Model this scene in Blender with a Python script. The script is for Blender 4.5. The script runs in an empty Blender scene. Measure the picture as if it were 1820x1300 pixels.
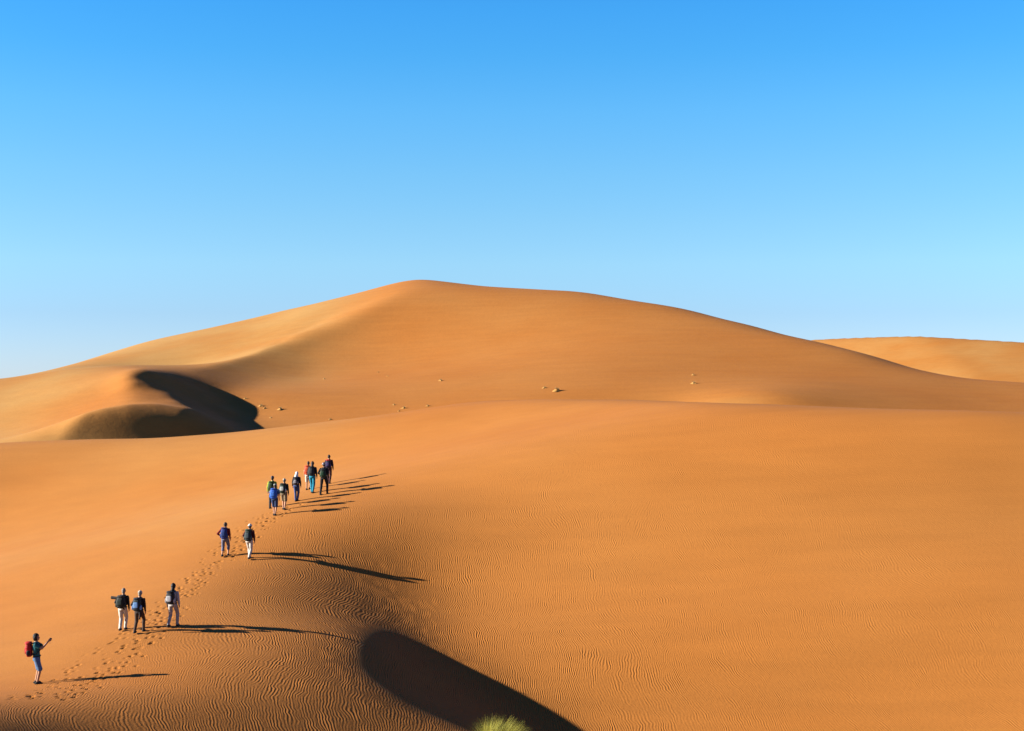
# Hikers crossing an orange dune field: everything is built in this file.
import bpy, bmesh, math, random
import numpy as np
from mathutils import Vector, Matrix, Quaternion

random.seed(7)
rng = np.random.default_rng(7)
sc = bpy.context.scene
col = sc.collection

# ------------------------------------------------------------------ camera, sky, sun, exposure
F, CX, CY = 2500.0, 910.0, 650.0            # focal length and centre of the 1820 x 1300 photograph, in its pixels
cam_d = bpy.data.cameras.new('camera')
cam_d.sensor_width = 36.0
cam_d.lens = F / 1820.0 * 36.0
cam_d.clip_start = 0.5
cam_d.clip_end = 20000.0
cam = bpy.data.objects.new('view_camera', cam_d)
col.objects.link(cam)
cam.location = (0, 0, 0)
cam.rotation_euler = (math.radians(90), 0, 0)
sc.camera = cam

SUN_EL, SUN_AZ = math.radians(18.5), math.radians(5.0)   # shadows run towards +X, 5 degrees away from the camera
world = bpy.data.worlds.new("World")
sc.world = world
world.use_nodes = True
nt = world.node_tree
nt.nodes.clear()
out = nt.nodes.new('ShaderNodeOutputWorld')
bg = nt.nodes.new('ShaderNodeBackground')
sky = nt.nodes.new('ShaderNodeTexSky')
sky.sky_type = 'NISHITA'
sky.sun_disc = False
sky.sun_elevation = SUN_EL
sky.sun_rotation = math.radians(270) - SUN_AZ
sky.altitude = 900
sky.air_density = 1.0
sky.dust_density = 0.15
sky.ozone_density = 2.2
bg.inputs['Strength'].default_value = 0.115 * 2 ** -0.62
# clear polarised desert sky: deepen the blue with height above the horizon
geo = nt.nodes.new('ShaderNodeTexCoord')
sep = nt.nodes.new('ShaderNodeSeparateXYZ')

off = nt.nodes.new('ShaderNodeVectorMath'); off.operation = 'ADD'; off.inputs[1].default_value = (0, 0, 0.014)
nrm = nt.nodes.new('ShaderNodeVectorMath'); nrm.operation = 'NORMALIZE'
nt.links.new(geo.outputs['Generated'], off.inputs[0])
nt.links.new(off.outputs[0], nrm.inputs[0])
nt.links.new(nrm.outputs[0], sky.inputs[0])
ramp = nt.nodes.new('ShaderNodeValToRGB')
SKYRAMP = [(0.0, (.40, .50, .85)), (0.05, (.38, .50, .74)), (0.085, (.43, .60, .75)), (0.1135, (.41, .625, .76)), (0.147, (.37, .655, .80)),
           (0.191, (.295, .68, .88)), (0.229, (.21, .665, .925)), (0.26, (.175, .655, .97)), (0.38, (.09, .36, .68)), (0.55, (.045, .16, .40)), (1.0, (.03, .085, .25))]
nt.links.new(nrm.outputs[0], sep.inputs[0])
mul = nt.nodes.new('ShaderNodeMix')
mul.data_type = 'RGBA'; mul.blend_type = 'MULTIPLY'
mul.inputs[0].default_value = 1.0
nt.links.new(sep.outputs['Z'], ramp.inputs[0])
nt.links.new(sky.outputs[0], mul.inputs[6])
nt.links.new(ramp.outputs[0], mul.inputs[7])
nt.links.new(mul.outputs[2], bg.inputs['Color'])
nt.links.new(bg.outputs[0], out.inputs[0])
el = ramp.color_ramp.elements
while len(el) > 1:
    el.remove(el[-1])
el[0].position = SKYRAMP[0][0]; el[0].color = SKYRAMP[0][1] + (1,)
for p_, c_ in SKYRAMP[1:]:
    e_ = el.new(p_); e_.color = tuple(c_) + (1,)

sun_d = bpy.data.lights.new('sun', 'SUN')
sun_d.energy = 5.0
sun_d.angle = math.radians(0.53)
sun_d.color = (1.0, 0.96, 0.86)
sun = bpy.data.objects.new('sun', sun_d)
col.objects.link(sun)
sd = Vector((math.cos(SUN_AZ) * math.cos(SUN_EL), math.sin(SUN_AZ) * math.cos(SUN_EL), -math.sin(SUN_EL)))
sun.rotation_euler = sd.to_track_quat('-Z', 'Y').to_euler()

sc.view_settings.view_transform = 'Standard'
sc.view_settings.look = 'None'
sc.view_settings.gamma = 1.0
sc.view_settings.use_curve_mapping = False
sc.view_settings.exposure = 1.78
sc.cycles.max_bounces = 6

# ------------------------------------------------------------------ helpers
def tag(o, label=None, cat=None, group=None, kind=None):
    if label: o['label'] = label
    if cat: o['category'] = cat
    if group: o['group'] = group
    if kind: o['kind'] = kind
    return o

def link(name, me, parent=None, mat=None):
    o = bpy.data.objects.new(name, me)
    col.objects.link(o)
    if parent is not None:
        o.parent = parent
    if mat is not None and me is not None:
        me.materials.clear()
        for m in (mat if isinstance(mat, (list, tuple)) else [mat]):
            me.materials.append(m)
    return o

def empty(name, loc, rz=0.0, s=1.0):
    o = bpy.data.objects.new(name, None)
    o.empty_display_size = 0.3
    col.objects.link(o)
    o.location = loc
    o.rotation_euler = (0, 0, rz)
    o.scale = (s, s, s)
    return o

# ------------------------------------------------------------------ height field of the dunes (tensor cubic B-splines)
# control heights in units of 4 mm, row by row away from the camera
NEAR_H = [
[-3403,-3177,-2948,-2717,-2483,-2247,-2008,-1768,-1529,-1294,-1069,-859,-672,-514,-389,-293,-219,-162,-117,-81,-53,-31,-14,-2,6,11,11,1,-22,-62,-124,-207,-309,-422,-536,-643,-737,-815,-873,-912,-930,-929,-911,-877,-828,-768,-697,-619,-536],
[-3623,-3400,-3176,-2950,-2723,-2494,-2265,-2035,-1806,-1581,-1362,-1155,-966,-803,-669,-566,-486,-421,-368,-325,-291,-264,-245,-232,-224,-219,-222,-237,-270,-323,-397,-491,-599,-713,-823,-921,-1003,-1065,-1106,-1127,-1128,-1111,-1077,-1029,-968,-896,-817,-731,-643],
[-3839,-3619,-3399,-3179,-2959,-2738,-2518,-2300,-2083,-1868,-1659,-1459,-1271,-1105,-965,-855,-766,-690,-625,-569,-521,-482,-453,-434,-424,-423,-436,-469,-521,-594,-684,-788,-902,-1015,-1119,-1205,-1271,-1316,-1339,-1341,-1323,-1289,-1239,-1176,-1102,-1020,-931,-838,-742],
[-4045,-3830,-3614,-3399,-3185,-2973,-2764,-2557,-2354,-2154,-1959,-1770,-1591,-1430,-1291,-1175,-1077,-989,-910,-836,-769,-708,-655,-614,-595,-612,-656,-720,-801,-897,-1004,-1117,-1230,-1337,-1427,-1497,-1544,-1568,-1569,-1550,-1512,-1459,-1392,-1314,-1227,-1133,-1035,-933,-830],
[-4240,-4027,-3815,-3605,-3397,-3193,-2993,-2799,-2610,-2428,-2251,-2078,-1911,-1759,-1626,-1514,-1416,-1329,-1249,-1174,-1104,-1042,-988,-948,-932,-950,-996,-1066,-1154,-1256,-1366,-1477,-1583,-1675,-1747,-1794,-1816,-1815,-1792,-1749,-1690,-1617,-1532,-1438,-1338,-1232,-1123,-1012,-901],
[-4418,-4208,-3999,-3792,-3589,-3391,-3199,-3014,-2839,-2674,-2516,-2361,-2206,-2063,-1943,-1844,-1762,-1691,-1626,-1566,-1510,-1461,-1421,-1395,-1386,-1399,-1436,-1495,-1574,-1666,-1765,-1862,-1949,-2020,-2067,-2087,-2080,-2051,-2001,-1933,-1851,-1757,-1654,-1544,-1429,-1312,-1192,-1073,-953],
[-4577,-4369,-4162,-3958,-3757,-3561,-3373,-3194,-3027,-2872,-2730,-2591,-2442,-2309,-2205,-2129,-2074,-2031,-1993,-1955,-1919,-1888,-1863,-1849,-1848,-1864,-1898,-1949,-2016,-2094,-2173,-2248,-2312,-2357,-2375,-2363,-2325,-2265,-2187,-2093,-1987,-1873,-1751,-1626,-1498,-1369,-1239,-1111,-983],
[-4716,-4509,-4303,-4099,-3898,-3703,-3514,-3334,-3165,-3009,-2864,-2725,-2583,-2462,-2379,-2330,-2306,-2295,-2288,-2280,-2272,-2265,-2262,-2265,-2277,-2299,-2333,-2379,-2436,-2498,-2558,-2610,-2647,-2662,-2649,-2605,-2537,-2447,-2341,-2223,-2095,-1960,-1821,-1681,-1540,-1401,-1262,-1126,-990],
[-4834,-4627,-4420,-4216,-4014,-3816,-3623,-3438,-3260,-3091,-2931,-2778,-2638,-2528,-2463,-2442,-2451,-2475,-2503,-2529,-2552,-2574,-2596,-2619,-2645,-2676,-2713,-2756,-2804,-2854,-2897,-2928,-2938,-2923,-2879,-2805,-2708,-2590,-2459,-2317,-2168,-2015,-1861,-1708,-1556,-1407,-1261,-1118,-977],
[-4932,-4725,-4518,-4312,-4107,-3906,-3708,-3515,-3327,-3144,-2967,-2799,-2649,-2536,-2479,-2482,-2529,-2597,-2663,-2723,-2775,-2820,-2861,-2900,-2938,-2977,-3019,-3063,-3107,-3149,-3179,-3190,-3177,-3134,-3060,-2958,-2833,-2691,-2536,-2374,-2207,-2039,-1872,-1707,-1547,-1391,-1239,-1090,-944],
[-5013,-4805,-4597,-4390,-4183,-3978,-3775,-3576,-3379,-3186,-2997,-2816,-2652,-2524,-2457,-2469,-2559,-2682,-2788,-2875,-2945,-3005,-3058,-3107,-3154,-3200,-3248,-3296,-3342,-3379,-3400,-3395,-3360,-3292,-3191,-3063,-2914,-2750,-2575,-2396,-2214,-2034,-1856,-1683,-1516,-1354,-1198,-1047,-897],
[-5080,-4871,-4663,-4454,-4245,-4037,-3831,-3627,-3426,-3228,-3034,-2847,-2675,-2531,-2437,-2430,-2558,-2754,-2886,-2983,-3060,-3127,-3186,-3240,-3294,-3348,-3405,-3462,-3513,-3549,-3563,-3545,-3491,-3400,-3275,-3125,-2954,-2771,-2581,-2388,-2195,-2005,-1819,-1640,-1468,-1303,-1144,-991,-840],
[-5135,-4926,-4717,-4508,-4297,-4087,-3879,-3673,-3470,-3271,-3079,-2896,-2728,-2584,-2477,-2438,-2564,-2796,-2923,-3020,-3103,-3177,-3244,-3305,-3367,-3433,-3505,-3574,-3632,-3669,-3676,-3646,-3575,-3464,-3318,-3148,-2960,-2763,-2560,-2356,-2155,-1958,-1767,-1584,-1408,-1241,-1082,-928,-777],
[-5181,-4973,-4764,-4553,-4342,-4131,-3921,-3714,-3511,-3315,-3128,-2955,-2802,-2677,-2591,-2561,-2610,-2719,-2847,-2966,-3071,-3166,-3246,-3315,-3386,-3471,-3563,-3648,-3713,-3748,-3746,-3704,-3618,-3489,-3326,-3140,-2939,-2730,-2518,-2307,-2100,-1898,-1704,-1518,-1341,-1173,-1014,-860,-710],
[-5221,-5013,-4804,-4593,-4381,-4169,-3958,-3751,-3550,-3357,-3177,-3015,-2879,-2776,-2710,-2678,-2663,-2685,-2764,-2872,-2992,-3111,-3210,-3284,-3368,-3482,-3600,-3698,-3763,-3791,-3778,-3725,-3627,-3483,-3305,-3106,-2895,-2678,-2460,-2244,-2033,-1829,-1632,-1445,-1268,-1101,-942,-790,-640],
[-5255,-5048,-4839,-4628,-4415,-4202,-3992,-3785,-3585,-3396,-3221,-3068,-2945,-2858,-2802,-2758,-2718,-2703,-2729,-2801,-2896,-3015,-3138,-3227,-3335,-3493,-3633,-3732,-3787,-3801,-3776,-3712,-3605,-3448,-3259,-3051,-2833,-2611,-2389,-2170,-1958,-1752,-1556,-1368,-1191,-1025,-868,-718,-571],
[-5284,-5078,-4870,-4659,-4446,-4232,-4021,-3815,-3617,-3431,-3261,-3113,-2996,-2913,-2857,-2789,-2727,-2688,-2694,-2750,-2829,-2935,-3066,-3203,-3360,-3542,-3674,-3751,-3782,-3776,-3738,-3666,-3555,-3387,-3190,-2977,-2756,-2531,-2308,-2089,-1876,-1671,-1475,-1288,-1112,-948,-794,-646,-501],
[-5308,-5104,-4897,-4686,-4472,-4259,-4048,-3842,-3645,-3461,-3293,-3148,-3029,-2940,-2872,-2781,-2703,-2659,-2657,-2699,-2782,-2904,-3057,-3239,-3438,-3613,-3702,-3740,-3740,-3715,-3664,-3588,-3476,-3301,-3101,-2888,-2666,-2441,-2218,-2000,-1789,-1586,-1391,-1206,-1032,-870,-719,-574,-432],
[-5328,-5125,-4920,-4709,-4495,-4282,-4071,-3865,-3669,-3486,-3320,-3173,-3047,-2940,-2841,-2732,-2653,-2627,-2635,-2675,-2756,-2899,-3078,-3267,-3474,-3639,-3677,-3677,-3651,-3610,-3551,-3476,-3368,-3190,-2993,-2784,-2565,-2342,-2121,-1905,-1697,-1497,-1305,-1122,-951,-792,-644,-503,-363],
[-5343,-5143,-4939,-4729,-4515,-4301,-4090,-3885,-3689,-3506,-3339,-3190,-3056,-2929,-2806,-2683,-2590,-2589,-2607,-2644,-2716,-2863,-3071,-3264,-3448,-3553,-3559,-3545,-3506,-3459,-3397,-3326,-3223,-3052,-2868,-2667,-2453,-2233,-2016,-1805,-1602,-1406,-1218,-1038,-869,-715,-571,-433,-296],
[-5353,-5155,-4953,-4744,-4530,-4317,-4106,-3901,-3705,-3521,-3353,-3200,-3059,-2922,-2792,-2674,-2594,-2574,-2589,-2630,-2701,-2847,-3063,-3230,-3345,-3361,-3364,-3348,-3310,-3262,-3198,-3124,-3029,-2888,-2726,-2538,-2331,-2117,-1905,-1700,-1503,-1313,-1130,-954,-789,-639,-499,-364,-231],
[-5357,-5162,-4962,-4754,-4541,-4328,-4118,-3912,-3716,-3531,-3360,-3204,-3056,-2912,-2773,-2642,-2560,-2538,-2568,-2633,-2714,-2853,-3046,-3142,-3177,-3168,-3150,-3122,-3078,-3021,-2956,-2880,-2800,-2706,-2574,-2400,-2200,-1992,-1788,-1590,-1401,-1218,-1041,-871,-710,-565,-430,-299,-169],
[-5354,-5161,-4964,-4757,-4546,-4335,-4125,-3919,-3721,-3533,-3360,-3199,-3045,-2889,-2735,-2590,-2501,-2481,-2521,-2610,-2719,-2860,-3001,-3035,-3031,-3011,-2975,-2933,-2875,-2808,-2736,-2660,-2587,-2524,-2416,-2253,-2059,-1858,-1662,-1475,-1296,-1122,-953,-790,-635,-494,-364,-236,-110],
[-5342,-5151,-4956,-4753,-4545,-4335,-4126,-3920,-3719,-3528,-3350,-3184,-3025,-2858,-2692,-2542,-2444,-2415,-2458,-2555,-2681,-2821,-2924,-2946,-2929,-2895,-2854,-2799,-2729,-2653,-2572,-2492,-2415,-2356,-2259,-2098,-1907,-1714,-1529,-1355,-1188,-1025,-867,-712,-565,-430,-302,-179,-55],
[-5320,-5131,-4939,-4741,-4537,-4329,-4121,-3914,-3710,-3514,-3329,-3156,-2992,-2818,-2649,-2503,-2398,-2360,-2392,-2487,-2613,-2741,-2820,-2837,-2816,-2778,-2734,-2675,-2601,-2515,-2427,-2341,-2260,-2200,-2100,-1931,-1740,-1556,-1387,-1229,-1078,-930,-783,-639,-501,-371,-247,-127,-7],
[-5284,-5099,-4911,-4718,-4518,-4315,-4108,-3900,-3692,-3489,-3293,-3109,-2935,-2754,-2587,-2443,-2337,-2293,-2300,-2373,-2490,-2603,-2656,-2653,-2627,-2586,-2534,-2473,-2400,-2315,-2228,-2151,-2084,-2038,-1927,-1740,-1550,-1382,-1235,-1099,-967,-836,-704,-572,-443,-319,-199,-82,34],
[-5231,-5051,-4869,-4682,-4489,-4290,-4087,-3878,-3665,-3452,-3242,-3040,-2847,-2656,-2483,-2330,-2212,-2145,-2131,-2164,-2228,-2296,-2333,-2332,-2312,-2274,-2216,-2154,-2085,-2011,-1934,-1873,-1820,-1809,-1699,-1501,-1326,-1188,-1074,-967,-860,-748,-632,-512,-393,-276,-161,-48,65],
[-5156,-4984,-4808,-4629,-4445,-4254,-4055,-3847,-3631,-3408,-3182,-2962,-2754,-2558,-2381,-2224,-2096,-1999,-1950,-1932,-1939,-1961,-1977,-1976,-1954,-1914,-1858,-1786,-1709,-1628,-1542,-1464,-1394,-1400,-1335,-1180,-1060,-979,-913,-843,-763,-672,-572,-465,-356,-246,-137,-28,81],
[-5055,-4891,-4725,-4556,-4383,-4203,-4013,-3810,-3594,-3364,-3128,-2897,-2684,-2488,-2313,-2163,-2043,-1941,-1877,-1831,-1799,-1772,-1733,-1684,-1623,-1557,-1486,-1409,-1323,-1222,-1120,-1023,-926,-840,-825,-809,-794,-790,-776,-743,-688,-616,-530,-435,-335,-232,-128,-24,80],
[-4922,-4768,-4614,-4458,-4300,-4135,-3960,-3769,-3560,-3332,-3093,-2859,-2645,-2445,-2261,-2099,-1959,-1832,-1754,-1699,-1634,-1562,-1487,-1412,-1338,-1262,-1182,-1097,-1008,-913,-805,-703,-639,-609,-653,-665,-673,-698,-708,-691,-650,-589,-514,-428,-334,-237,-139,-39,60],
[-4754,-4611,-4470,-4329,-4189,-4045,-3892,-3723,-3530,-3313,-3080,-2851,-2637,-2436,-2254,-2097,-1962,-1843,-1736,-1637,-1543,-1455,-1371,-1286,-1198,-1106,-1009,-909,-804,-687,-612,-627,-677,-737,-773,-753,-738,-732,-720,-696,-654,-596,-525,-444,-356,-263,-169,-75,20],
[-4551,-4418,-4288,-4164,-4044,-3926,-3802,-3663,-3497,-3298,-3075,-2851,-2637,-2437,-2256,-2101,-1965,-1842,-1730,-1626,-1529,-1435,-1342,-1249,-1153,-1052,-946,-839,-714,-604,-622,-682,-702,-693,-723,-754,-759,-767,-759,-732,-689,-631,-561,-482,-397,-309,-219,-130,-40],
[-4313,-4188,-4068,-3957,-3856,-3764,-3674,-3573,-3441,-3263,-3047,-2827,-2616,-2416,-2238,-2084,-1945,-1820,-1709,-1607,-1510,-1416,-1323,-1229,-1132,-1031,-926,-814,-667,-602,-665,-689,-728,-760,-792,-814,-803,-805,-804,-782,-740,-683,-614,-537,-455,-370,-286,-201,-118],
[-4049,-3926,-3810,-3705,-3616,-3544,-3486,-3426,-3335,-3172,-2958,-2743,-2536,-2343,-2171,-2017,-1879,-1758,-1650,-1549,-1454,-1362,-1271,-1179,-1084,-986,-879,-749,-632,-642,-687,-712,-752,-778,-804,-839,-843,-839,-844,-832,-798,-745,-678,-604,-525,-445,-366,-288,-211],
[-3768,-3642,-3522,-3413,-3321,-3253,-3210,-3185,-3136,-2974,-2762,-2559,-2364,-2181,-2016,-1868,-1737,-1622,-1516,-1419,-1328,-1240,-1152,-1066,-977,-877,-760,-662,-636,-673,-705,-737,-776,-804,-830,-861,-883,-875,-879,-877,-854,-808,-747,-676,-603,-529,-457,-387,-319],
[-3490,-3354,-3222,-3096,-2982,-2889,-2828,-2803,-2781,-2619,-2423,-2249,-2075,-1904,-1747,-1605,-1481,-1370,-1272,-1184,-1100,-1019,-943,-863,-773,-692,-647,-652,-680,-703,-728,-761,-798,-831,-858,-885,-918,-915,-914,-918,-907,-871,-816,-752,-686,-621,-559,-499,-442],
[-3235,-3088,-2940,-2789,-2639,-2494,-2366,-2274,-2237,-2135,-1981,-1812,-1647,-1511,-1377,-1273,-1187,-1093,-1022,-958,-883,-821,-772,-722,-675,-659,-675,-694,-703,-720,-751,-784,-820,-857,-884,-909,-943,-957,-950,-954,-954,-930,-882,-828,-774,-722,-674,-627,-582],
[-3027,-2872,-2711,-2541,-2358,-2164,-1961,-1771,-1674,-1581,-1540,-1474,-1398,-1349,-1268,-1201,-1141,-1079,-1022,-954,-880,-816,-768,-739,-729,-724,-726,-718,-727,-751,-780,-814,-846,-880,-907,-936,-966,-994,-986,-983,-993,-982,-943,-905,-870,-838,-806,-775,-744],
[-2885,-2730,-2567,-2393,-2208,-2012,-1814,-1645,-1603,-1578,-1566,-1610,-1581,-1514,-1411,-1299,-1196,-1113,-1044,-977,-910,-849,-800,-771,-752,-739,-739,-737,-750,-771,-789,-822,-862,-908,-942,-962,-989,-1022,-1035,-1034,-1030,-1012,-998,-992,-986,-978,-966,-951,-934],
[-2819,-2671,-2518,-2358,-2196,-2038,-1904,-1822,-1816,-1815,-1771,-1758,-1713,-1629,-1518,-1397,-1282,-1179,-1087,-1005,-929,-859,-805,-785,-785,-785,-783,-781,-782,-801,-831,-865,-896,-927,-960,-984,-1017,-1049,-1067,-1056,-1061,-1064,-1090,-1121,-1145,-1159,-1166,-1165,-1161],
[-2829,-2694,-2557,-2420,-2286,-2166,-2073,-2020,-2006,-1993,-1957,-1915,-1851,-1759,-1648,-1529,-1411,-1298,-1193,-1094,-1002,-919,-851,-808,-786,-781,-790,-790,-779,-799,-839,-875,-880,-917,-969,-1014,-1018,-1041,-1066,-1074,-1141,-1207,-1270,-1325,-1367,-1397,-1415,-1425,-1430],
[-2908,-2789,-2671,-2555,-2446,-2352,-2280,-2234,-2209,-2185,-2147,-2095,-2024,-1933,-1829,-1717,-1606,-1497,-1392,-1292,-1199,-1113,-1036,-971,-920,-885,-868,-853,-841,-855,-887,-928,-960,-1032,-1104,-1156,-1183,-1229,-1279,-1325,-1405,-1486,-1558,-1618,-1665,-1699,-1722,-1736,-1745],
[-3044,-2942,-2841,-2744,-2655,-2576,-2514,-2469,-2436,-2404,-2363,-2310,-2242,-2160,-2068,-1971,-1874,-1779,-1686,-1597,-1512,-1434,-1362,-1298,-1244,-1202,-1173,-1156,-1151,-1167,-1202,-1249,-1299,-1366,-1436,-1499,-1557,-1624,-1694,-1759,-1828,-1893,-1950,-1997,-2035,-2064,-2083,-2097,-2106],
[-3227,-3139,-3054,-2973,-2897,-2828,-2771,-2726,-2688,-2652,-2611,-2562,-2504,-2436,-2362,-2285,-2208,-2131,-2056,-1983,-1913,-1848,-1787,-1733,-1686,-1650,-1625,-1613,-1619,-1646,-1691,-1747,-1799,-1855,-1917,-1985,-2061,-2146,-2233,-2302,-2349,-2386,-2417,-2443,-2465,-2482,-2494,-2502,-2508],
[-3443,-3368,-3296,-3228,-3162,-3101,-3047,-3002,-2964,-2928,-2891,-2850,-2803,-2752,-2697,-2642,-2587,-2533,-2478,-2423,-2369,-2317,-2270,-2229,-2194,-2168,-2154,-2154,-2172,-2213,-2273,-2340,-2387,-2430,-2482,-2548,-2630,-2725,-2821,-2888,-2911,-2920,-2926,-2932,-2937,-2941,-2943,-2945,-2945],
[-3684,-3619,-3557,-3497,-3440,-3385,-3337,-3296,-3260,-3228,-3197,-3165,-3131,-3096,-3059,-3023,-2988,-2952,-2916,-2879,-2841,-2806,-2774,-2747,-2726,-2713,-2710,-2721,-2749,-2798,-2866,-2937,-2984,-3022,-3069,-3132,-3210,-3299,-3385,-3442,-3458,-3456,-3449,-3441,-3433,-3427,-3421,-3415,-3410],
[-3943,-3886,-3830,-3777,-3727,-3680,-3639,-3603,-3573,-3547,-3523,-3501,-3479,-3458,-3436,-3415,-3394,-3373,-3352,-3331,-3311,-3292,-3276,-3264,-3257,-3256,-3264,-3282,-3315,-3364,-3427,-3493,-3547,-3594,-3646,-3707,-3778,-3854,-3922,-3968,-3985,-3983,-3972,-3958,-3943,-3929,-3916,-3905,-3894],
[-4215,-4164,-4115,-4068,-4024,-3984,-3950,-3921,-3897,-3879,-3864,-3852,-3841,-3831,-3822,-3814,-3806,-3798,-3790,-3783,-3777,-3773,-3771,-3772,-3777,-3786,-3803,-3828,-3864,-3912,-3970,-4032,-4092,-4147,-4204,-4266,-4331,-4395,-4450,-4487,-4504,-4504,-4493,-4476,-4458,-4440,-4423,-4407,-4392],
[-4497,-4451,-4407,-4365,-4328,-4295,-4267,-4246,-4230,-4220,-4214,-4212,-4212,-4214,-4216,-4219,-4223,-4226,-4231,-4236,-4242,-4249,-4259,-4270,-4285,-4304,-4328,-4358,-4397,-4445,-4503,-4564,-4627,-4688,-4749,-4811,-4871,-4928,-4974,-5006,-5021,-5022,-5012,-4995,-4976,-4955,-4935,-4917,-4899],
[-4787,-4745,-4705,-4669,-4637,-4610,-4589,-4575,-4568,-4566,-4570,-4578,-4588,-4601,-4615,-4629,-4643,-4658,-4672,-4688,-4704,-4721,-4740,-4761,-4784,-4811,-4841,-4877,-4920,-4971,-5029,-5092,-5157,-5222,-5286,-5347,-5405,-5456,-5497,-5525,-5539,-5540,-5530,-5514,-5494,-5472,-5451,-5430,-5410],
[-5081,-5042,-5006,-4974,-4948,-4927,-4914,-4907,-4908,-4915,-4928,-4946,-4968,-4992,-5017,-5041,-5066,-5091,-5115,-5140,-5165,-5191,-5219,-5247,-5278,-5311,-5348,-5390,-5438,-5492,-5552,-5618,-5685,-5753,-5818,-5879,-5935,-5983,-6020,-6045,-6058,-6058,-6049,-6032,-6012,-5989,-5967,-5945,-5923]]
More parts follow.
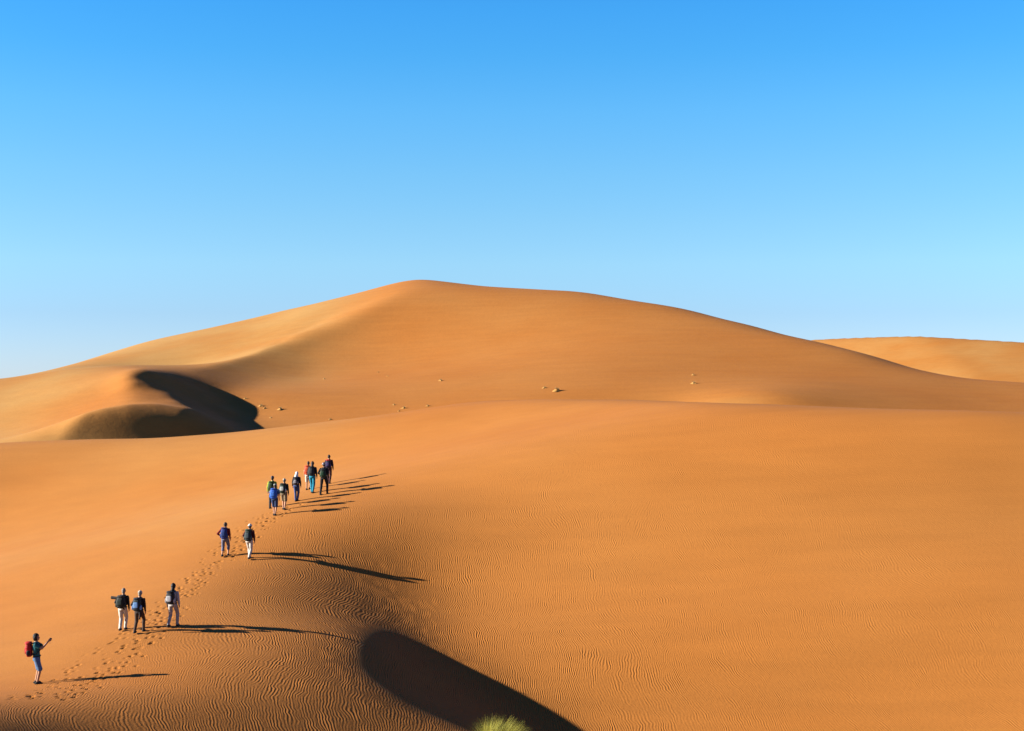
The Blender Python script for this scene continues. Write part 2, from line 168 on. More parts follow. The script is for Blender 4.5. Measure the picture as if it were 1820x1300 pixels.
FAR_H = [
[-4414,-4315,-4215,-4117,-4020,-3923,-3827,-3730,-3629,-3522,-3407,-3280,-3140,-2990,-2837,-2693,-2579,-2509,-2476,-2464,-2458,-2455,-2453,-2452,-2451,-2450,-2450,-2449,-2449,-2449,-2448,-2448,-2448,-2449,-2449,-2449,-2450,-2451,-2453,-2455,-2457,-2459,-2461,-2463,-2465,-2467,-2469,-2472,-2475,-2479,-2484,-2488,-2489,-2487,-2485,-2485,-2489,-2493,-2492,-2490,-2491,-2493,-2492,-2491,-2495,-2512,-2542,-2582,-2627,-2675,-2724,-2774,-2822,-2868,-2909,-2946,-2978,-3003,-3023,-3040,-3056,-3073,-3091],
[-4350,-4250,-4151,-4053,-3957,-3863,-3770,-3677,-3583,-3484,-3379,-3265,-3138,-3000,-2856,-2719,-2608,-2540,-2509,-2501,-2499,-2499,-2499,-2499,-2499,-2499,-2498,-2498,-2497,-2497,-2496,-2495,-2495,-2494,-2494,-2494,-2495,-2496,-2497,-2498,-2499,-2500,-2500,-2499,-2498,-2496,-2494,-2492,-2492,-2494,-2499,-2502,-2501,-2497,-2495,-2495,-2500,-2507,-2503,-2496,-2496,-2498,-2496,-2493,-2496,-2512,-2543,-2581,-2626,-2673,-2723,-2774,-2823,-2871,-2915,-2954,-2987,-3015,-3036,-3053,-3069,-3087,-3106],
[-4286,-4186,-4087,-3989,-3893,-3800,-3710,-3621,-3533,-3443,-3349,-3246,-3133,-3008,-2874,-2742,-2635,-2572,-2548,-2544,-2545,-2546,-2548,-2549,-2550,-2550,-2550,-2550,-2549,-2547,-2546,-2544,-2543,-2542,-2541,-2541,-2542,-2544,-2546,-2547,-2548,-2546,-2543,-2537,-2530,-2522,-2514,-2507,-2505,-2506,-2511,-2515,-2513,-2507,-2504,-2503,-2512,-2525,-2516,-2502,-2500,-2500,-2499,-2497,-2498,-2514,-2543,-2581,-2624,-2671,-2721,-2773,-2824,-2873,-2919,-2961,-2997,-3027,-3049,-3066,-3082,-3101,-3122],
[-4223,-4122,-4022,-3923,-3828,-3736,-3648,-3563,-3480,-3398,-3313,-3222,-3122,-3010,-2886,-2759,-2649,-2584,-2561,-2560,-2565,-2572,-2578,-2584,-2589,-2593,-2595,-2597,-2597,-2596,-2595,-2592,-2590,-2587,-2586,-2588,-2592,-2598,-2603,-2606,-2606,-2601,-2591,-2577,-2561,-2543,-2528,-2517,-2512,-2514,-2520,-2527,-2525,-2517,-2515,-2511,-2522,-2545,-2528,-2506,-2505,-2504,-2503,-2502,-2501,-2515,-2543,-2579,-2620,-2667,-2718,-2770,-2823,-2875,-2923,-2968,-3007,-3039,-3063,-3081,-3096,-3117,-3139],
[-4159,-4057,-3956,-3858,-3762,-3671,-3585,-3502,-3424,-3348,-3271,-3192,-3105,-3006,-2892,-2767,-2650,-2568,-2534,-2529,-2537,-2550,-2565,-2581,-2595,-2609,-2620,-2630,-2637,-2642,-2645,-2646,-2646,-2645,-2645,-2651,-2659,-2668,-2675,-2676,-2671,-2658,-2639,-2615,-2588,-2560,-2538,-2523,-2516,-2519,-2527,-2537,-2538,-2530,-2525,-2520,-2533,-2560,-2538,-2513,-2513,-2511,-2510,-2509,-2506,-2517,-2542,-2574,-2615,-2662,-2713,-2767,-2822,-2875,-2927,-2974,-3016,-3051,-3077,-3096,-3112,-3133,-3157],
[-4095,-3992,-3891,-3791,-3696,-3605,-3520,-3440,-3365,-3294,-3226,-3156,-3081,-2995,-2892,-2770,-2642,-2536,-2474,-2451,-2452,-2466,-2488,-2514,-2543,-2570,-2597,-2620,-2642,-2660,-2676,-2690,-2701,-2710,-2719,-2728,-2736,-2742,-2743,-2738,-2725,-2705,-2677,-2643,-2607,-2572,-2543,-2524,-2517,-2520,-2530,-2543,-2547,-2540,-2529,-2527,-2543,-2563,-2545,-2523,-2520,-2518,-2516,-2514,-2512,-2519,-2537,-2567,-2607,-2655,-2708,-2763,-2820,-2875,-2929,-2979,-3024,-3062,-3092,-3113,-3130,-3151,-3174],
[-4031,-3927,-3825,-3725,-3629,-3539,-3454,-3375,-3304,-3238,-3176,-3116,-3052,-2978,-2886,-2769,-2632,-2500,-2401,-2342,-2316,-2316,-2332,-2359,-2403,-2447,-2489,-2528,-2564,-2598,-2629,-2658,-2684,-2708,-2730,-2748,-2762,-2771,-2773,-2767,-2751,-2727,-2694,-2655,-2613,-2573,-2541,-2521,-2513,-2517,-2528,-2541,-2547,-2538,-2520,-2521,-2542,-2554,-2541,-2524,-2520,-2519,-2516,-2513,-2513,-2516,-2530,-2557,-2598,-2647,-2701,-2759,-2817,-2875,-2931,-2983,-3031,-3072,-3105,-3129,-3147,-3168,-3191],
[-3967,-3862,-3759,-3659,-3563,-3472,-3387,-3310,-3241,-3179,-3124,-3072,-3019,-2957,-2875,-2764,-2622,-2467,-2330,-2224,-2151,-2113,-2103,-2092,-2154,-2212,-2265,-2319,-2371,-2422,-2472,-2521,-2568,-2612,-2654,-2690,-2720,-2742,-2754,-2755,-2745,-2724,-2693,-2653,-2609,-2565,-2533,-2514,-2507,-2509,-2520,-2532,-2538,-2525,-2498,-2500,-2525,-2533,-2527,-2516,-2512,-2513,-2509,-2504,-2506,-2508,-2518,-2546,-2587,-2638,-2694,-2754,-2814,-2874,-2932,-2987,-3037,-3081,-3117,-3144,-3163,-3184,-3206],
[-3903,-3798,-3694,-3592,-3496,-3405,-3321,-3244,-3177,-3119,-3069,-3025,-2982,-2931,-2861,-2757,-2612,-2440,-2271,-2119,-1986,-1878,-1803,-1684,-1718,-1809,-1882,-1959,-2036,-2114,-2192,-2270,-2347,-2422,-2494,-2559,-2614,-2659,-2691,-2708,-2712,-2701,-2677,-2642,-2599,-2554,-2524,-2506,-2498,-2498,-2506,-2518,-2522,-2502,-2464,-2463,-2492,-2501,-2503,-2499,-2495,-2498,-2495,-2489,-2493,-2494,-2503,-2532,-2575,-2628,-2687,-2749,-2811,-2873,-2933,-2990,-3042,-3090,-3129,-3157,-3178,-3199,-3221],
[-3839,-3733,-3628,-3526,-3429,-3337,-3253,-3178,-3112,-3057,-3012,-2975,-2941,-2902,-2843,-2747,-2602,-2420,-2228,-2050,-1887,-1747,-1632,-1506,-1381,-1436,-1497,-1566,-1644,-1729,-1822,-1922,-2031,-2145,-2260,-2366,-2457,-2534,-2594,-2636,-2659,-2664,-2652,-2626,-2589,-2548,-2517,-2498,-2486,-2482,-2487,-2497,-2498,-2471,-2420,-2411,-2444,-2460,-2470,-2472,-2472,-2476,-2473,-2468,-2474,-2476,-2486,-2517,-2563,-2618,-2680,-2743,-2808,-2871,-2933,-2992,-3047,-3097,-3139,-3170,-3192,-3213,-3235],
[-3776,-3668,-3563,-3460,-3362,-3270,-3186,-3111,-3047,-2994,-2953,-2922,-2897,-2869,-2821,-2734,-2592,-2404,-2201,-2013,-1844,-1698,-1573,-1459,-1357,-1278,-1259,-1309,-1365,-1427,-1507,-1599,-1707,-1833,-1978,-2127,-2263,-2380,-2476,-2549,-2596,-2620,-2622,-2607,-2578,-2543,-2512,-2488,-2472,-2463,-2465,-2472,-2470,-2434,-2367,-2349,-2385,-2410,-2430,-2439,-2442,-2447,-2445,-2442,-2449,-2453,-2467,-2501,-2550,-2608,-2672,-2738,-2804,-2870,-2934,-2995,-3052,-3104,-3149,-3182,-3204,-3225,-3249],
[-3712,-3604,-3497,-3394,-3295,-3203,-3118,-3044,-2981,-2930,-2893,-2868,-2851,-2833,-2796,-2719,-2581,-2390,-2182,-1996,-1830,-1684,-1558,-1450,-1358,-1283,-1229,-1207,-1219,-1268,-1334,-1407,-1493,-1598,-1726,-1880,-2055,-2217,-2353,-2457,-2529,-2572,-2589,-2585,-2565,-2535,-2503,-2476,-2454,-2440,-2438,-2443,-2438,-2393,-2309,-2278,-2318,-2356,-2384,-2401,-2408,-2414,-2413,-2412,-2420,-2428,-2446,-2484,-2536,-2598,-2664,-2732,-2801,-2868,-2934,-2997,-3056,-3110,-3158,-3192,-3216,-3238,-3261],
[-3649,-3540,-3432,-3327,-3228,-3135,-3050,-2976,-2914,-2865,-2832,-2812,-2803,-2794,-2768,-2700,-2567,-2376,-2165,-1987,-1827,-1683,-1558,-1453,-1364,-1291,-1232,-1185,-1145,-1195,-1249,-1308,-1377,-1460,-1552,-1686,-1871,-2063,-2237,-2370,-2465,-2526,-2557,-2562,-2549,-2523,-2492,-2461,-2434,-2414,-2407,-2410,-2402,-2348,-2245,-2202,-2247,-2297,-2335,-2359,-2371,-2378,-2378,-2379,-2390,-2401,-2424,-2466,-2523,-2587,-2656,-2727,-2797,-2866,-2934,-2998,-3059,-3116,-3166,-3202,-3226,-3249,-3273],
[-3586,-3475,-3367,-3261,-3161,-3067,-2982,-2908,-2846,-2800,-2769,-2754,-2752,-2752,-2737,-2679,-2551,-2358,-2147,-1977,-1825,-1681,-1558,-1455,-1370,-1299,-1241,-1195,-1160,-1142,-1171,-1228,-1289,-1360,-1431,-1565,-1744,-1939,-2138,-2295,-2409,-2484,-2525,-2539,-2531,-2508,-2476,-2442,-2410,-2385,-2373,-2374,-2364,-2301,-2177,-2120,-2173,-2235,-2283,-2314,-2331,-2339,-2341,-2344,-2357,-2373,-2401,-2448,-2509,-2577,-2648,-2721,-2793,-2865,-2934,-3000,-3063,-3121,-3173,-3211,-3236,-3260,-3285],
[-3523,-3411,-3302,-3195,-3094,-3000,-2914,-2840,-2779,-2733,-2705,-2695,-2699,-2708,-2703,-2655,-2532,-2336,-2123,-1958,-1811,-1670,-1550,-1450,-1368,-1301,-1248,-1205,-1174,-1154,-1145,-1168,-1229,-1290,-1358,-1499,-1670,-1858,-2063,-2235,-2363,-2448,-2497,-2515,-2511,-2489,-2457,-2420,-2383,-2352,-2336,-2335,-2323,-2253,-2105,-2035,-2097,-2171,-2229,-2267,-2288,-2298,-2301,-2307,-2323,-2345,-2378,-2430,-2495,-2566,-2640,-2715,-2790,-2863,-2933,-3001,-3065,-3125,-3179,-3219,-3245,-3270,-3296],
[-3459,-3347,-3237,-3129,-3027,-2932,-2846,-2771,-2710,-2666,-2641,-2634,-2644,-2662,-2666,-2627,-2509,-2310,-2092,-1923,-1777,-1643,-1529,-1435,-1359,-1297,-1248,-1211,-1186,-1171,-1167,-1177,-1218,-1266,-1318,-1455,-1624,-1811,-2016,-2195,-2329,-2419,-2471,-2491,-2488,-2467,-2434,-2393,-2352,-2316,-2296,-2292,-2280,-2203,-2031,-1947,-2019,-2105,-2173,-2218,-2243,-2254,-2259,-2268,-2288,-2315,-2354,-2412,-2480,-2555,-2632,-2709,-2786,-2861,-2933,-3002,-3068,-3129,-3184,-3225,-3254,-3280,-3306],
[-3396,-3283,-3172,-3063,-2960,-2864,-2777,-2702,-2641,-2598,-2575,-2572,-2588,-2613,-2627,-2596,-2483,-2279,-2053,-1876,-1731,-1605,-1499,-1411,-1339,-1283,-1240,-1210,-1191,-1182,-1185,-1200,-1233,-1263,-1300,-1434,-1604,-1792,-1995,-2173,-2307,-2396,-2447,-2467,-2464,-2442,-2407,-2364,-2318,-2277,-2253,-2247,-2235,-2152,-1954,-1856,-1940,-2039,-2115,-2167,-2196,-2209,-2216,-2228,-2252,-2285,-2330,-2393,-2466,-2544,-2624,-2704,-2782,-2859,-2932,-3003,-3070,-3133,-3189,-3232,-3262,-3289,-3317],
[-3334,-3219,-3107,-2998,-2893,-2796,-2708,-2633,-2572,-2530,-2508,-2508,-2529,-2561,-2584,-2562,-2453,-2243,-2008,-1823,-1678,-1559,-1460,-1378,-1312,-1260,-1224,-1200,-1187,-1185,-1192,-1210,-1239,-1276,-1315,-1439,-1608,-1796,-1995,-2167,-2293,-2377,-2424,-2442,-2437,-2414,-2377,-2331,-2281,-2235,-2207,-2199,-2188,-2100,-1875,-1762,-1860,-1971,-2055,-2114,-2148,-2163,-2171,-2186,-2215,-2254,-2306,-2374,-2451,-2533,-2616,-2698,-2778,-2857,-2932,-3004,-3073,-3136,-3193,-3237,-3269,-3298,-3326],
[-3271,-3156,-3042,-2932,-2826,-2728,-2640,-2564,-2503,-2460,-2440,-2443,-2468,-2507,-2538,-2524,-2418,-2202,-1959,-1768,-1623,-1511,-1417,-1339,-1275,-1228,-1198,-1182,-1176,-1180,-1191,-1212,-1243,-1285,-1345,-1451,-1624,-1809,-2006,-2169,-2284,-2360,-2402,-2415,-2407,-2382,-2343,-2294,-2240,-2190,-2157,-2148,-2139,-2048,-1795,-1666,-1780,-1902,-1995,-2060,-2098,-2115,-2125,-2143,-2177,-2223,-2282,-2355,-2437,-2522,-2608,-2692,-2775,-2854,-2931,-3005,-3074,-3139,-3197,-3242,-3276,-3306,-3336],
[-3208,-3092,-2977,-2866,-2760,-2660,-2571,-2494,-2433,-2391,-2371,-2377,-2406,-2451,-2489,-2482,-2380,-2156,-1907,-1714,-1570,-1461,-1371,-1295,-1231,-1186,-1163,-1157,-1159,-1168,-1184,-1208,-1244,-1292,-1363,-1491,-1649,-1827,-2017,-2170,-2275,-2343,-2377,-2386,-2374,-2346,-2305,-2254,-2196,-2142,-2105,-2095,-2087,-1996,-1712,-1569,-1699,-1833,-1933,-2005,-2047,-2065,-2077,-2100,-2139,-2192,-2257,-2336,-2423,-2512,-2600,-2687,-2771,-2852,-2930,-3005,-3076,-3142,-3201,-3247,-3283,-3314,-3345],
[-3146,-3029,-2913,-2800,-2693,-2593,-2502,-2424,-2362,-2320,-2301,-2309,-2341,-2391,-2437,-2437,-2336,-2104,-1851,-1661,-1519,-1411,-1323,-1247,-1180,-1136,-1120,-1126,-1137,-1150,-1169,-1197,-1240,-1298,-1396,-1526,-1676,-1847,-2024,-2167,-2265,-2323,-2350,-2354,-2338,-2307,-2264,-2211,-2149,-2090,-2049,-2038,-2033,-1943,-1628,-1469,-1619,-1763,-1871,-1949,-1995,-2015,-2028,-2055,-2100,-2159,-2232,-2317,-2408,-2501,-2592,-2681,-2767,-2850,-2930,-3006,-3078,-3145,-3204,-3252,-3289,-3322,-3354],
[-3084,-2965,-2849,-2735,-2626,-2525,-2433,-2354,-2292,-2249,-2231,-2239,-2275,-2330,-2382,-2387,-2286,-2046,-1792,-1607,-1466,-1356,-1269,-1195,-1120,-1080,-1075,-1089,-1108,-1128,-1147,-1173,-1226,-1314,-1425,-1553,-1700,-1866,-2033,-2164,-2251,-2300,-2319,-2317,-2298,-2265,-2220,-2164,-2099,-2036,-1991,-1977,-1975,-1890,-1544,-1369,-1539,-1692,-1807,-1891,-1941,-1962,-1978,-2008,-2060,-2127,-2207,-2298,-2394,-2490,-2585,-2676,-2764,-2848,-2929,-3006,-3079,-3147,-3207,-3256,-3295,-3329,-3362],
[-3022,-2902,-2784,-2669,-2559,-2457,-2364,-2284,-2220,-2177,-2159,-2168,-2206,-2265,-2323,-2333,-2231,-1980,-1727,-1547,-1405,-1297,-1206,-1129,-1058,-1029,-1033,-1053,-1077,-1103,-1123,-1149,-1230,-1334,-1449,-1575,-1719,-1883,-2044,-2161,-2234,-2272,-2283,-2275,-2253,-2218,-2171,-2114,-2046,-1978,-1929,-1913,-1915,-1836,-1458,-1269,-1460,-1621,-1742,-1832,-1887,-1909,-1926,-1961,-2019,-2094,-2182,-2279,-2380,-2480,-2577,-2670,-2760,-2846,-2928,-3006,-3080,-3149,-3210,-3260,-3301,-3336,-3371],
[-2960,-2839,-2720,-2604,-2493,-2389,-2295,-2213,-2149,-2105,-2086,-2095,-2135,-2197,-2260,-2274,-2169,-1908,-1655,-1480,-1339,-1232,-1139,-1057,-1000,-983,-997,-1020,-1049,-1080,-1111,-1161,-1251,-1355,-1469,-1595,-1734,-1900,-2055,-2155,-2211,-2237,-2241,-2228,-2203,-2166,-2119,-2060,-1989,-1917,-1863,-1845,-1850,-1779,-1373,-1171,-1380,-1550,-1676,-1772,-1831,-1854,-1873,-1913,-1978,-2061,-2157,-2260,-2365,-2469,-2569,-2665,-2756,-2844,-2927,-3006,-3081,-3151,-3213,-3264,-3306,-3343,-3379],
[-2898,-2777,-2656,-2539,-2426,-2321,-2225,-2143,-2077,-2032,-2012,-2021,-2061,-2126,-2193,-2209,-2100,-1827,-1576,-1407,-1268,-1162,-1071,-984,-937,-935,-959,-987,-1018,-1057,-1103,-1179,-1271,-1374,-1490,-1618,-1755,-1916,-2058,-2139,-2179,-2195,-2192,-2176,-2148,-2111,-2064,-2003,-1930,-1853,-1794,-1772,-1779,-1719,-1290,-1076,-1300,-1477,-1608,-1711,-1773,-1797,-1818,-1863,-1936,-2028,-2131,-2241,-2352,-2459,-2562,-2660,-2753,-2842,-2926,-3006,-3082,-3152,-3215,-3268,-3311,-3350,-3387],
[-2837,-2714,-2593,-2474,-2360,-2253,-2156,-2072,-2004,-1958,-1936,-1945,-1985,-2052,-2121,-2139,-2023,-1738,-1488,-1325,-1189,-1082,-985,-903,-875,-888,-916,-947,-980,-1023,-1102,-1189,-1285,-1391,-1511,-1645,-1782,-1925,-2045,-2107,-2135,-2143,-2136,-2117,-2087,-2051,-2004,-1943,-1867,-1785,-1722,-1695,-1703,-1652,-1208,-988,-1218,-1404,-1539,-1648,-1714,-1738,-1761,-1812,-1893,-1994,-2106,-2222,-2338,-2449,-2555,-2655,-2749,-2839,-2925,-3006,-3083,-3154,-3217,-3271,-3316,-3356,-3394],
[-2776,-2652,-2529,-2409,-2294,-2185,-2087,-2001,-1932,-1883,-1860,-1867,-1906,-1973,-2044,-2062,-1937,-1639,-1391,-1232,-1103,-991,-879,-805,-807,-839,-875,-912,-949,-1017,-1103,-1196,-1295,-1403,-1526,-1670,-1803,-1926,-2021,-2061,-2077,-2081,-2072,-2052,-2022,-1987,-1941,-1880,-1800,-1715,-1645,-1613,-1620,-1572,-1125,-912,-1136,-1330,-1469,-1584,-1654,-1677,-1703,-1760,-1850,-1960,-2081,-2204,-2325,-2440,-2548,-2650,-2746,-2837,-2924,-3006,-3084,-3155,-3219,-3274,-3321,-3362,-3401],
[-2715,-2590,-2466,-2344,-2228,-2118,-2017,-1930,-1858,-1808,-1782,-1787,-1824,-1891,-1962,-1979,-1841,-1531,-1283,-1128,-1008,-895,-757,-676,-731,-785,-833,-882,-934,-1016,-1105,-1203,-1306,-1415,-1539,-1684,-1807,-1911,-1986,-2005,-2012,-2012,-2003,-1982,-1953,-1919,-1875,-1814,-1731,-1641,-1565,-1526,-1528,-1478,-1045,-853,-1057,-1255,-1397,-1518,-1591,-1614,-1642,-1707,-1806,-1926,-2056,-2186,-2312,-2430,-2541,-2645,-2743,-2835,-2923,-3006,-3084,-3156,-3221,-3277,-3325,-3368,-3408],
[-2655,-2529,-2403,-2280,-2162,-2050,-1948,-1858,-1785,-1731,-1703,-1704,-1739,-1803,-1874,-1888,-1736,-1412,-1165,-1011,-894,-778,-617,-543,-640,-711,-790,-865,-932,-1015,-1107,-1210,-1323,-1432,-1547,-1672,-1785,-1877,-1935,-1945,-1944,-1940,-1929,-1908,-1880,-1848,-1806,-1744,-1659,-1564,-1481,-1433,-1427,-1369,-973,-808,-981,-1178,-1322,-1449,-1525,-1548,-1579,-1651,-1761,-1893,-2031,-2168,-2299,-2421,-2535,-2641,-2740,-2833,-2922,-3006,-3085,-3157,-3223,-3280,-3329,-3373,-3415],
[-2595,-2468,-2341,-2216,-2096,-1983,-1879,-1787,-1710,-1654,-1622,-1619,-1650,-1711,-1779,-1789,-1620,-1284,-1036,-878,-748,-599,-447,-486,-566,-652,-758,-838,-919,-1010,-1106,-1215,-1334,-1436,-1536,-1642,-1750,-1834,-1879,-1881,-1873,-1863,-1851,-1830,-1802,-1772,-1733,-1671,-1584,-1484,-1392,-1334,-1319,-1253,-910,-771,-909,-1100,-1244,-1376,-1456,-1478,-1512,-1594,-1716,-1859,-2007,-2151,-2287,-2413,-2529,-2637,-2737,-2832,-2921,-3006,-3085,-3158,-3224,-3282,-3333,-3378,-3421],
[-2536,-2407,-2279,-2153,-2031,-1916,-1809,-1715,-1636,-1575,-1539,-1531,-1556,-1612,-1677,-1681,-1493,-1148,-898,-733,-592,-429,-313,-438,-539,-639,-721,-804,-898,-1009,-1113,-1214,-1317,-1409,-1499,-1594,-1714,-1797,-1826,-1815,-1799,-1784,-1767,-1744,-1718,-1691,-1654,-1594,-1508,-1402,-1301,-1231,-1204,-1133,-853,-738,-841,-1021,-1163,-1297,-1382,-1403,-1442,-1535,-1670,-1825,-1983,-2135,-2276,-2406,-2524,-2633,-2735,-2830,-2920,-3005,-3085,-3159,-3226,-3284,-3336,-3383,-3427],
[-2478,-2348,-2218,-2090,-1966,-1849,-1740,-1643,-1560,-1496,-1455,-1440,-1458,-1506,-1565,-1563,-1356,-1005,-757,-586,-437,-282,-249,-377,-482,-595,-691,-787,-887,-994,-1093,-1187,-1279,-1369,-1456,-1549,-1681,-1758,-1765,-1742,-1718,-1699,-1678,-1653,-1628,-1603,-1568,-1511,-1427,-1317,-1206,-1125,-1084,-1014,-799,-703,-774,-941,-1077,-1212,-1301,-1323,-1368,-1475,-1625,-1793,-1961,-2120,-2267,-2399,-2520,-2630,-2732,-2828,-2919,-3005,-3085,-3159,-3227,-3286,-3339,-3387,-3433],
[-2421,-2289,-2157,-2028,-1902,-1783,-1671,-1571,-1485,-1416,-1368,-1346,-1354,-1392,-1443,-1434,-1208,-858,-618,-453,-315,-187,-179,-286,-424,-530,-637,-751,-854,-950,-1043,-1137,-1233,-1338,-1442,-1532,-1621,-1668,-1666,-1644,-1621,-1601,-1578,-1553,-1528,-1503,-1470,-1419,-1338,-1227,-1107,-1016,-962,-898,-745,-664,-708,-858,-986,-1120,-1211,-1234,-1289,-1412,-1579,-1761,-1941,-2108,-2259,-2394,-2516,-2628,-2731,-2827,-2918,-3004,-3085,-3160,-3227,-3288,-3342,-3391,-3438],
[-2366,-2232,-2098,-1967,-1839,-1717,-1603,-1500,-1409,-1335,-1280,-1248,-1244,-1269,-1309,-1293,-1050,-709,-486,-338,-224,-131,-112,-192,-317,-450,-569,-682,-782,-875,-970,-1076,-1177,-1302,-1421,-1492,-1533,-1544,-1535,-1517,-1499,-1482,-1462,-1439,-1417,-1395,-1363,-1314,-1239,-1128,-1005,-904,-840,-785,-682,-616,-641,-770,-889,-1017,-1112,-1137,-1204,-1347,-1534,-1733,-1923,-2097,-2253,-2391,-2514,-2626,-2730,-2826,-2918,-3004,-3085,-3160,-3228,-3289,-3344,-3395,-3443],
[-2313,-2177,-2041,-1908,-1778,-1653,-1536,-1429,-1333,-1253,-1190,-1147,-1129,-1137,-1163,-1139,-884,-561,-362,-239,-154,-99,-129,-200,-290,-394,-500,-606,-714,-823,-931,-1046,-1148,-1250,-1333,-1374,-1392,-1389,-1380,-1368,-1356,-1345,-1329,-1312,-1294,-1274,-1245,-1200,-1127,-1020,-896,-788,-716,-670,-607,-557,-568,-677,-784,-904,-1000,-1029,-1114,-1283,-1492,-1708,-1909,-2091,-2250,-2390,-2514,-2626,-2729,-2826,-2917,-3004,-3084,-3159,-3228,-3290,-3346,-3398,-3447],
[-2262,-2124,-1987,-1851,-1718,-1591,-1470,-1359,-1259,-1171,-1099,-1044,-1009,-997,-1005,-973,-712,-417,-248,-153,-104,-90,-120,-198,-285,-380,-478,-581,-692,-802,-904,-1000,-1085,-1155,-1200,-1219,-1225,-1224,-1218,-1211,-1205,-1198,-1189,-1177,-1164,-1147,-1119,-1075,-1004,-900,-777,-664,-588,-551,-516,-480,-485,-574,-669,-779,-877,-910,-1020,-1221,-1456,-1689,-1902,-2089,-2251,-2392,-2516,-2627,-2730,-2826,-2917,-3003,-3084,-3159,-3228,-3290,-3347,-3400,-3450],
[-2216,-2075,-1935,-1797,-1662,-1531,-1407,-1291,-1185,-1091,-1009,-941,-887,-853,-840,-800,-541,-283,-145,-86,-77,-95,-136,-210,-295,-383,-473,-564,-655,-744,-827,-903,-968,-1021,-1052,-1069,-1074,-1074,-1072,-1068,-1064,-1060,-1054,-1045,-1034,-1017,-989,-943,-871,-768,-646,-531,-453,-420,-404,-383,-387,-457,-540,-644,-748,-784,-928,-1168,-1431,-1681,-1903,-2095,-2259,-2399,-2521,-2631,-2732,-2828,-2918,-3003,-3084,-3158,-3227,-3290,-3348,-3401,-3453],
[-2175,-2032,-1889,-1748,-1609,-1475,-1347,-1227,-1116,-1015,-923,-842,-771,-715,-686,-639,-386,-167,-64,-42,-59,-94,-140,-200,-280,-357,-433,-508,-580,-648,-714,-775,-828,-874,-910,-935,-949,-955,-957,-957,-957,-952,-942,-929,-914,-892,-860,-811,-735,-629,-506,-388,-308,-275,-269,-260,-267,-321,-395,-501,-626,-668,-852,-1134,-1423,-1688,-1918,-2111,-2274,-2411,-2531,-2638,-2737,-2830,-2919,-3004,-3083,-3157,-3226,-3289,-3348,-3402,-3455],
[-2140,-1994,-1849,-1704,-1563,-1425,-1293,-1168,-1052,-944,-845,-754,-671,-605,-583,-532,-271,-81,-13,-15,-45,-86,-133,-187,-248,-306,-366,-427,-487,-546,-604,-661,-713,-760,-799,-829,-850,-862,-869,-874,-877,-868,-852,-832,-808,-778,-738,-682,-599,-487,-360,-236,-149,-113,-110,-110,-120,-164,-228,-354,-539,-603,-822,-1135,-1443,-1716,-1948,-2140,-2298,-2431,-2545,-2648,-2743,-2835,-2922,-3005,-3083,-3157,-3225,-3288,-3347,-3402,-3455],
[-2114,-1965,-1816,-1669,-1524,-1382,-1246,-1117,-995,-883,-779,-682,-597,-541,-576,-514,-206,-32,14,3,-27,-64,-104,-146,-189,-237,-292,-349,-407,-464,-519,-573,-625,-673,-716,-749,-772,-787,-796,-801,-800,-787,-767,-741,-711,-675,-627,-562,-469,-349,-212,-78,19,64,69,66,53,19,-36,-217,-517,-643,-868,-1186,-1497,-1770,-1998,-2182,-2333,-2458,-2565,-2662,-2753,-2841,-2925,-3006,-3083,-3156,-3223,-3286,-3345,-3400,-3454],
[-2097,-1944,-1792,-1641,-1493,-1347,-1207,-1074,-948,-833,-727,-631,-552,-519,-595,-479,-157,-8,25,15,-7,-33,-60,-87,-114,-162,-220,-279,-336,-391,-445,-497,-547,-593,-635,-668,-693,-708,-720,-728,-725,-710,-688,-659,-624,-580,-523,-449,-348,-216,-67,81,191,249,261,259,249,225,174,-116,-534,-744,-979,-1286,-1586,-1849,-2066,-2238,-2377,-2491,-2590,-2679,-2765,-2849,-2930,-3009,-3084,-3155,-3222,-3284,-3343,-3398,-3452],
[-2089,-1933,-1777,-1623,-1470,-1321,-1177,-1040,-911,-794,-690,-600,-533,-526,-614,-418,-120,0,26,20,5,-13,-33,-53,-76,-104,-151,-204,-259,-310,-360,-410,-457,-503,-544,-579,-607,-628,-644,-655,-652,-635,-608,-574,-534,-485,-424,-342,-230,-88,75,238,363,434,456,458,455,448,391,-46,-584,-880,-1133,-1426,-1705,-1949,-2149,-2305,-2429,-2531,-2619,-2700,-2779,-2859,-2937,-3013,-3086,-3155,-3220,-3282,-3340,-3395,-3449],
[-2089,-1930,-1771,-1613,-1457,-1304,-1156,-1015,-884,-767,-666,-586,-531,-547,-620,-352,-94,-1,20,20,16,10,5,-1,-5,-9,-47,-96,-149,-201,-251,-299,-345,-390,-433,-473,-508,-538,-560,-571,-565,-546,-519,-484,-443,-391,-323,-234,-114,39,215,392,531,616,648,655,660,669,587,32,-632,-1035,-1319,-1591,-1843,-2063,-2241,-2378,-2485,-2574,-2651,-2723,-2795,-2870,-2944,-3017,-3087,-3155,-3218,-3279,-3336,-3392,-3445],
[-2098,-1935,-1773,-1611,-1451,-1294,-1142,-998,-865,-748,-652,-582,-539,-571,-606,-288,-77,-11,6,14,21,30,40,52,64,77,64,23,-26,-78,-128,-176,-222,-267,-311,-352,-391,-427,-457,-472,-466,-447,-420,-384,-339,-283,-213,-120,7,169,355,544,695,793,834,846,855,857,675,30,-709,-1199,-1513,-1765,-1988,-2181,-2337,-2453,-2544,-2619,-2685,-2748,-2813,-2883,-2953,-3022,-3090,-3155,-3217,-3276,-3333,-3387,-3441],
